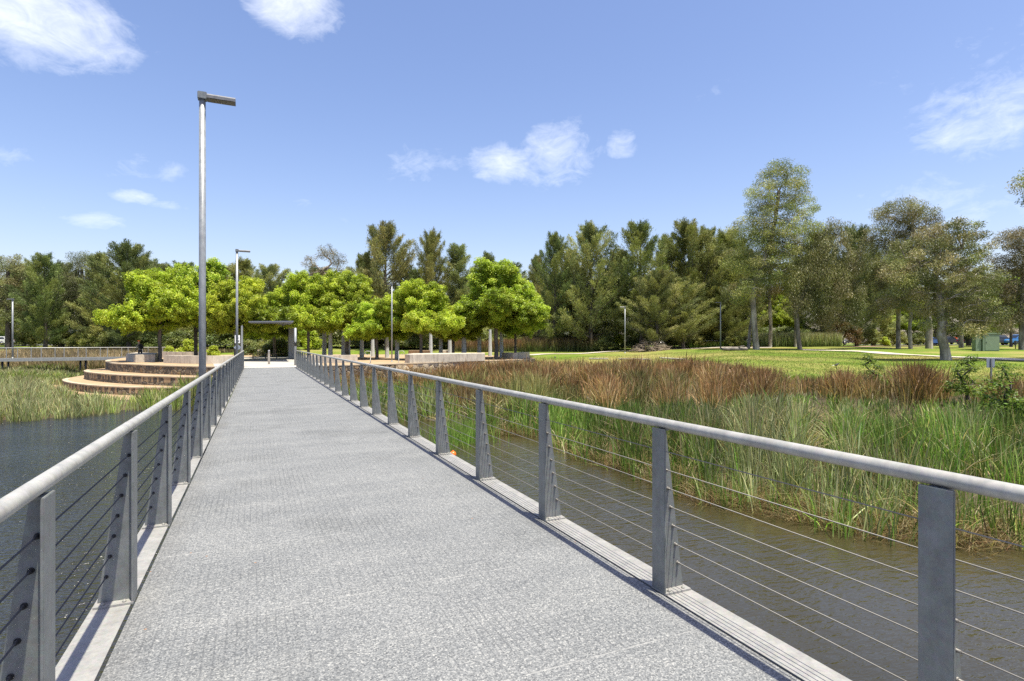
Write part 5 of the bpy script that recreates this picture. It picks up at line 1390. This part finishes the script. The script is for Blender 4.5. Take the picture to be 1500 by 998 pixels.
# ------------------------------------------------------------------ cars
def car_parts(kind='hatch'):
    Lc,Wc = 4.4,1.78
    if kind == 'ute': low = [(-2.5,.35),(-2.55,.75),(-2.5,1.0),(.35,1.02),(1.0,1.02),(2.3,.92),(2.5,.7),(2.5,.35)]; top = [(-.55,1.0),(-.45,1.62),(.55,1.66),(1.25,1.02)]
    else: low = [(-2.1,.3),(-2.18,.6),(-2.1,.95),(-1.6,.97),(1.0,.95),(1.9,.80),(2.15,.6),(2.12,.3)]; top = [(-1.95,.94),(-1.45,1.42),(.25,1.45),(1.15,.93)]
    b = MB(); b.extrude_profile(low,'y',-Wc/2,Wc/2)
    n = len(top); w0,w1 = Wc/2-.05,Wc/2-.22
    vs = [(p[0],-(w0 if i in (0,n-1) else w1),p[1]) for i,p in enumerate(top)]+[(p[0],(w0 if i in (0,n-1) else w1),p[1]) for i,p in enumerate(top)]
    b.add(vs,[(i,(i+1)%n,n+(i+1)%n,n+i) for i in range(n)]+[tuple(range(n)),tuple(range(2*n-1,n-1,-1))])
    body = b.mesh('body',None,bevel=.05)
    g = MB()
    for s in (-1,1):
        pts = []
        for (px_,pz) in top:
            f = (pz-top[0][1])/(top[1][1]-top[0][1]); pts.append((px_*.93+.02,s*((w0*(1-f)+w1*f)+.006),top[0][1]+(pz-top[0][1])*.86+.04))
        g.add(pts+[(a,b_-s*.004,c) for a,b_,c in pts],[(0,1,2,3),(7,6,5,4),(0,4,5,1),(1,5,6,2),(2,6,7,3),(3,7,4,0)])
    for (i0,i1) in ((0,1),(2,3)):
        a,c = top[i0],top[i1]; nx_,nz_ = (c[1]-a[1]),-(c[0]-a[0]); l = math.hypot(nx_,nz_); nx_,nz_ = nx_/l,nz_/l
        if nz_ < 0: nx_,nz_ = -nx_,-nz_
        P_ = lambda t,s,o: (a[0]*(1-t)+c[0]*t+nx_*o,s*(w0*.82),a[1]*(1-t)+c[1]*t+nz_*o)
        g.add([P_(.12,-1,.008),P_(.12,1,.008),P_(.9,1,.008),P_(.9,-1,.008),P_(.12,-1,.002),P_(.12,1,.002),P_(.9,1,.002),P_(.9,-1,.002)],[(0,1,2,3),(7,6,5,4),(0,4,5,1),(1,5,6,2),(2,6,7,3),(3,7,4,0)])
    glassm = g.mesh('window',M['glass'])
    t = MB(); t.lathe([(.2,-.1),(.31,-.1),(.33,-.06),(.33,.06),(.31,.1),(.2,.1)],(0,0,0),18,'y'); tyre = t.mesh('tyre',M['black'])
    r = MB(); r.lathe([(.2,-.106),(.2,-.09),(.05,-.085)],(0,0,0),14,'y'); r.lathe([(.05,.085),(.2,.09),(.2,.106)],(0,0,0),14,'y'); rim = r.mesh('rim',M['stainless'])
    hl = MB(); hl.box(-.03,.03,-.2,.2,-.07,.07); hlm = hl.mesh('headlight',M['white']); tl = MB(); tl.box(-.03,.03,-.14,.14,-.1,.1); tlm = tl.mesh('taillight',paint('tail_red',(.4,.01,.01)))
    return body,glassm,tyre,rim,hlm,tlm,low
HATCH = car_parts('hatch'); UTE = car_parts('ute')
def car(x,y,z,rz,colr,label,kit=HATCH):
    body,glassm,tyre,rim,hlm,tlm,low = kit
    root = empty('parked_car',(x,y,z),rz,label,'car','cars parked along the road')
    bm_ = body.copy(); bm_.materials.clear(); bm_.materials.append(paint('car_paint',colr)); link('body',bm_,root)
    link('window',glassm,root)
    fx = 1.35 if kit is HATCH else 1.5
    for wx in (-fx+.05,fx):
        for s in (-1,1):
            w = link('wheel',tyre,root,None,(wx,s*.82,.33)); link('rim',rim,w)
    for s in (-1,1):
        link('headlight',hlm,root,None,(low[-2][0]-.02,s*.6,.68)); link('taillight',tlm,root,None,(low[1][0]+.02,s*.68,.78))
    return root
def caru(px,d,rz,colr,label,kit=HATCH):
    x,y = pd(px,d); car(x,y,hz(x,y)+.06,rz,colr,label,kit)
caru(-2,96,-TH+math.pi,(.75,.75,.75),'white hatchback parked by the road at the far left edge')
caru(796,100,-TH,(.7,.7,.7),'white car glimpsed behind the far reeds')
caru(812,100,-TH,(.55,.015,.015),'red car glimpsed behind the far reeds')
caru(1222,99,-TH,(.42,.43,.45),'silver car behind the brownish shrub')
caru(1425,97,-TH,(.03,.03,.035),'black car in the shade left of the green cabinet')
caru(1462,93,-TH,(.05,.055,.065),'dark pickup truck right of the green cabinet',UTE)
caru(1494,92,-TH+math.pi,(.05,.22,.55),'bright blue pickup truck at the right edge',UTE)
caru(1360,100,-TH,(.06,.12,.30),'dark blue car behind the gum trunks')
caru(1388,101,-TH,(.05,.05,.055),'black car behind the spreading gum trunk')
caru(955,101,-TH,(.7,.7,.7),'white car behind the lawn lamp post')
caru(985,101,-TH+math.pi,(.55,.57,.6),'pale silver car behind the brush pile')

# ------------------------------------------------------------------ houses across the road
def house(px,d,w,dep,hw,hr,label,wallc,roofc,rz=None,garage=True):
    x,y = pd(px,d); root = empty('house',(x,y,hz(x,y)),-TH if rz is None else rz,label,'house','houses across the road')
    mb = MB(); mb.box(-w/2,w/2,0,dep,-.3,hw); mb.build('wall',simple('render',wallc,.8,0,.1,2),root)
    e = .5; mb = MB()
    vs = [(-w/2-e,-e,hw),(w/2+e,-e,hw),(w/2+e,dep+e,hw),(-w/2-e,dep+e,hw),(-w/2+dep/2,dep/2,hw+hr),(w/2-dep/2,dep/2,hw+hr)]
    mb.add(vs,[(0,1,5,4),(1,2,5),(2,3,4,5),(3,0,4),(3,2,1,0)]); mb.build('roof',simple('roof_tiles',roofc,.7,0,.15,3),root)
    for i,xx in enumerate((-w*.33,0,w*.33)):
        for fl in range(2 if hw>4 else 1):
            z0 = .9+fl*2.9
            mb = MB(); mb.box(xx-.75,xx+.75,-.06,-.003,z0,z0+1.3); wn = mb.build('window',M['white'],root)
            mb = MB(); mb.box(xx-.66,xx+.66,-.075,-.062,z0+.08,z0+1.22); mb.build('pane',M['glass'],wn)
    return root
house(92,128,17,11,5.8,2.4,'two storey pale house with blue grey roof seen between the left background trees',(.36,.36,.36),(.16,.18,.22))
house(10,132,14,10,3.2,2.2,'single storey pale house at the far left behind the white hatchback',(.42,.38,.32),(.14,.14,.15))
house(820,134,18,10,5.4,2.2,'pale house with grey roof glimpsed right of the round green tree',(.34,.34,.33),(.17,.18,.21))
house(1050,134,16,10,3.4,2.4,'low pale house glimpsed behind the pipe railing',(.38,.37,.34),(.2,.2,.2))
house(620,136,18,10,3.4,2.4,'low pale house hidden behind the plaza trees',(.3,.29,.26),(.2,.16,.14))
x,y = pd(100,108); 
gw = empty('garden_wall',(x,y,hz(x,y)),-TH,'low pale rendered garden wall across the road at left','wall')
mb = MB(); mb.box(-6,6,0,.22,-.2,1.15); mb.build('wall_panel',M['kerbconc'],gw)
mb = MB(); mb.box(-6.05,6.05,-.04,.26,1.152,1.22); mb.build('coping',M['path'],gw)
for px_,w_ in ((14,4.0),):
    x,y = pd(px_,106); rng_ = np.random.RandomState(9); Ck = np.c_[rng_.uniform(-w_/2,w_/2,90),rng_.uniform(-.5,.5,90),rng_.uniform(.3,2.2,90)]
    V_,c_ = foliage(rng_,Ck,.4,110,.16,.11,'flat',[(.06,.15,.015),(.085,.19,.02)],.9)
    tag(link('hedge',leaf_mesh('hedge',[V_],[c_],M['leaf']),None,None,(x,y,hz(x,y)),(0,0,-TH)),'clipped bright green hedge behind the white hatchback','hedge')

# ------------------------------------------------------------------ people
def person(x,y,z,rz,label,shirt,trousers,cap,pack,pose='stand'):
    root = empty('person',(x,y,z),rz,label,'person')
    V_,E_,R_ = [],[],[]
    def ad(p,r,par=None):
        V_.append(p); R_.append(r)
        if par is not None: E_.append((par,len(V_)-1))
        return len(V_)-1
    lean_ = .10 if pose=='stand' else .04
    pel = ad((0,0,.95),(.16,.12)); wa = ad((lean_*.3,0,1.10),(.145,.105),pel); ch_ = ad((lean_,0,1.32),(.175,.12),wa); nk = ad((lean_*1.4,0,1.47),(.07,.065),ch_); hd0 = ad((lean_*1.9,0,1.56),(.075,.08),nk); hd1 = ad((lean_*2.2,0,1.66),(.082,.10),hd0); ad((lean_*2.2,0,1.735),(.06,.075),hd1)
    for s in (-1,1):
        hp = ad((0,s*.09,.90),(.095,.095),pel); kn = ad((.03+.05*s,s*.10,.50),(.062,.062),hp); an = ad((-.02+.06*s,s*.10,.09),(.042,.045),kn); ad((.13+.06*s,s*.115,.035),(.045,.035),an)
        shd = ad((lean_,s*.19,1.38),(.062,.06),ch_); elb = ad((lean_-.02,s*.25,1.12),(.045,.045),shd); wr = ad((lean_+.16,s*.23,.93),(.03,.03),elb); pm_ = ad((lean_+.22,s*.225,.88),(.035,.022),wr)
        for k in range(4): 
            f1 = ad((lean_+.265,s*(.20+.016*k),.835-.004*k),(.009,.009),pm_); ad((lean_+.26,s*(.20+.016*k),.80+.006*abs(k-1.5)),(.008,.008),f1)
        t1_ = ad((lean_+.245,s*.185,.875),(.010,.010),pm_); ad((lean_+.27,s*.175,.85),(.009,.009),t1_)
    me = bpy.data.meshes.new('body'); me.from_pydata(V_,E_,[])
    o = link('body',me,root); 
    m,nt,b = new_mat('skin_and_clothes'); g_ = coords(nt); sx = N(nt,'ShaderNodeSeparateXYZ'); L(nt,g_,sx.inputs[0])
    mr = N(nt,'ShaderNodeMath',operation='DIVIDE'); L(nt,sx.outputs[2],mr.inputs[0]); mr.inputs[1].default_value = 2.0
    L(nt, ramp(nt,mr.outputs[0],[(0,(.03,.03,.03)),(.05,trousers),(.475,shirt),(.735,(.5,.32,.24))],'CONSTANT'), b.inputs['Base Color']); b.inputs['Roughness'].default_value=.8
    me.materials.append(m)
    o.modifiers.new('k','SKIN')
    for i,r in enumerate(R_): me.skin_vertices[0].data[i].radius = r
    me.skin_vertices[0].data[0].use_root = True
    o.modifiers.new('s','SUBSURF').levels = 1; o.modifiers['s'].render_levels = 2
    hx = lean_*2.2
    for s in (-1,1):
        mb = MB(); mb.lathe([(.001,-.008),(.009,-.003),(.009,.003),(.001,.008)],(hx+.093,s*.034,1.665),8,'x'); mb.build('eye',M['dark'],o)
    mb = MB(); mb.tube([(hx+.09,0,1.665),(hx+.118,0,1.635),(hx+.095,0,1.625)],[.008,.014,.008],6); mb.build('nose',simple('skin',(.5,.32,.24)),o)
    mb = MB(); mb.lathe([(.105,1.70),(.108,1.73),(.095,1.775),(.05,1.80),(.001,1.805)],(hx-.005,0,0),14); mb.box(hx+.08,hx+.19,-.07,.07,1.708,1.718); mb.build('cap',simple('cap_cloth',cap,.8),root)
    if pack:
        mb = MB(); mb.box(lean_-.36,lean_-.12,-.17,.17,1.02,1.46); mb.build('backpack',simple('pack_cloth',(.02,.02,.022),.8),root,bevel=.06)
    return root
x,y = pd(205.5,50.2)
person(x,y,0,math.pi-TH-.5,'person with orange cap and black backpack standing behind the concrete block',(.30,.27,.19),(.05,.05,.06),(.9,.25,.02),True)
x,y = pd(1400.5,103.5)
person(x,y,hz(x,y)+.05,1.2,'person in bright orange top beside the road behind the gum trunks',(.9,.13,.02),(.5,.5,.5),(.05,.05,.05),False,'walk')

# ------------------------------------------------------------------ sky, sun, camera
sun_dir = Vector((.105,-.27,1.0)).normalized()      # towards the sun
el = math.asin(sun_dir.z); az = math.atan2(sun_dir.x,sun_dir.y)
w = bpy.data.worlds.new('World'); scene.world = w; w.use_nodes = True; nt = w.node_tree
bg = nt.nodes['Background']
sky = N(nt,'ShaderNodeTexSky'); sky.sky_type = 'NISHITA'; sky.sun_disc = False; sky.sun_elevation = el; sky.sun_rotation = az
sky.altitude = 0; sky.air_density = 1.15; sky.dust_density = 1.3; sky.ozone_density = 1.9
tc = N(nt,'ShaderNodeTexCoord'); gen = tc.outputs['Generated']
sx = N(nt,'ShaderNodeSeparateXYZ'); L(nt,gen,sx.inputs[0])
def mth(op,a,b=None,c=None,clamp=False):
    n = N(nt,'ShaderNodeMath',operation=op); n.use_clamp = clamp
    for i,v in enumerate((a,b,c)):
        if v is None: continue
        if isinstance(v,(int,float)): n.inputs[i].default_value = v
        else: L(nt,v,n.inputs[i])
    return n.outputs[0]
azs = mth('ARCTAN2',sx.outputs[0],sx.outputs[1]); els = mth('ARCSINE',sx.outputs[2])
cm = N(nt,'ShaderNodeCombineXYZ'); L(nt,azs,cm.inputs[0]); L(nt,els,cm.inputs[1])
def wnoise(scale,sxy,detail=7,rough=.58,dist=0.0):
    mp = N(nt,'ShaderNodeMapping'); L(nt,cm.outputs[0],mp.inputs[0]); mp.inputs['Scale'].default_value = (*sxy,1)
    n = N(nt,'ShaderNodeTexNoise'); n.inputs['Scale'].default_value=scale; n.inputs['Detail'].default_value=detail; n.inputs['Roughness'].default_value=rough; n.inputs['Distortion'].default_value=dist
    L(nt,mp.outputs[0],n.inputs['Vector']); return n.outputs[0]
n1 = wnoise(8,(1,1.9),9,.66,.7); n2 = wnoise(24,(1,1.7),8,.66,.8)
nn = mth('MULTIPLY_ADD',n2,.45,mth('MULTIPLY',n1,.75))       # about .6 on average
clouds = [(40,20,150,62,1.15),(130,20,60,36,.9),(430,8,62,36,1.15),(525,45,9,9,.55),(20,232,52,26,.55),(190,240,46,24,.62),(245,252,34,18,.5),(200,289,30,11,.85),(238,300,34,7,.6),(135,322,46,13,.75),(30,300,60,16,.35),(735,240,46,27,.85),(820,225,60,42,.8),(620,248,75,32,.5),(912,213,24,22,.75),(1070,138,60,26,.42),(1440,170,110,52,.8),(1340,110,70,36,.3),(1460,50,110,55,.42),(1320,300,170,46,.42),(1220,275,60,30,.35),(1440,320,90,40,.5),(450,300,30,14,.5),(310,240,20,10,.3),(700,330,260,26,.22)]
tot = None
for (px,py,wx,wy,st) in clouds:
    v = Vector(((px-750)/F*CO+SI, -(px-750)/F*SI+CO, (HORIZON-py)/F)); r_ = math.hypot(v.x,v.y)
    a0 = math.atan2(v.x,v.y); e0 = math.atan2(v.z,r_)
    dpx = ((px-750)/F); sa = 1/(F*(1+dpx*dpx)); se = 1/(F*math.sqrt(1+dpx*dpx))*math.cos(e0)**1
    da = mth('MULTIPLY',mth('SUBTRACT',azs,a0),1/(wx*sa)); de = mth('MULTIPLY',mth('SUBTRACT',els,e0),1/(wy*se))
    r2 = mth('ADD',mth('MULTIPLY',da,da),mth('MULTIPLY',de,de))
    m_ = mth('MULTIPLY',mth('SUBTRACT',1.0,mth('MULTIPLY',r2,.36),None,True),.10+st*.95)
    tot = m_ if tot is None else mth('MAXIMUM',tot,m_)
# coverage above a noise threshold
cov = mth('SUBTRACT',mth('MULTIPLY_ADD',nn,1.9,mth('MULTIPLY',tot,1.0)),1.64)
cov = mth('MULTIPLY',cov,1.15,None,True)
cov = mth('MULTIPLY',cov,mth('MULTIPLY',tot,1.7,None,True),None,True)
cov = mth('MULTIPLY',cov,.58)
CLOUD = (7.6,7.75,8.1,1)
mx = N(nt,'ShaderNodeMix'); mx.data_type='RGBA'; L(nt,cov,mx.inputs[0]); 
SKYGAIN = (1.04,.935,.99,1)
sg_ = N(nt,'ShaderNodeMix'); sg_.data_type='RGBA'; sg_.blend_type='MULTIPLY'; sg_.inputs[0].default_value=1; L(nt,sky.outputs[0],sg_.inputs[6]); sg_.inputs[7].default_value=SKYGAIN
hsk = N(nt,'ShaderNodeHueSaturation'); hsk.inputs['Saturation'].default_value = 1.10; hsk.inputs['Value'].default_value = 1.06; L(nt,sg_.outputs[2],hsk.inputs['Color']); L(nt,hsk.outputs[0],mx.inputs[6]); mx.inputs[7].default_value = CLOUD
L(nt,mx.outputs[2],bg.inputs['Color']); bg.inputs['Strength'].default_value = .108

sl_ = bpy.data.lights.new('sun','SUN'); sl_.energy = 5.0; sl_.angle = math.radians(.53); sl_.color = (1,.955,.82)
so = bpy.data.objects.new('sun',sl_); COL.objects.link(so); so.rotation_euler = (-sun_dir).to_track_quat('-Z','Y').to_euler(); so.location = (0,0,60)

cd_ = bpy.data.cameras.new('camera'); cd_.sensor_fit = 'HORIZONTAL'; cd_.sensor_width = 36; cd_.lens = F/1500*36
cd_.shift_y = (HORIZON-499)/1500; cd_.clip_end = 5000; cd_.clip_start = .05
co_ = bpy.data.objects.new('camera',cd_); COL.objects.link(co_); co_.location = (0,0,HC); co_.rotation_euler = (math.pi/2,0,-TH)
scene.camera = co_
vs = scene.view_settings; vs.view_transform = 'Standard'; vs.look = 'None'; vs.exposure = .86; vs.gamma = 1
scene.cycles.sample_clamp_direct = 3; scene.cycles.sample_clamp_indirect = 4; scene.cycles.max_bounces = 6; scene.cycles.transparent_max_bounces = 4; scene.cycles.diffuse_bounces = 3; scene.cycles.glossy_bounces = 3
try: scene.cycles.use_denoising = False
except Exception: pass
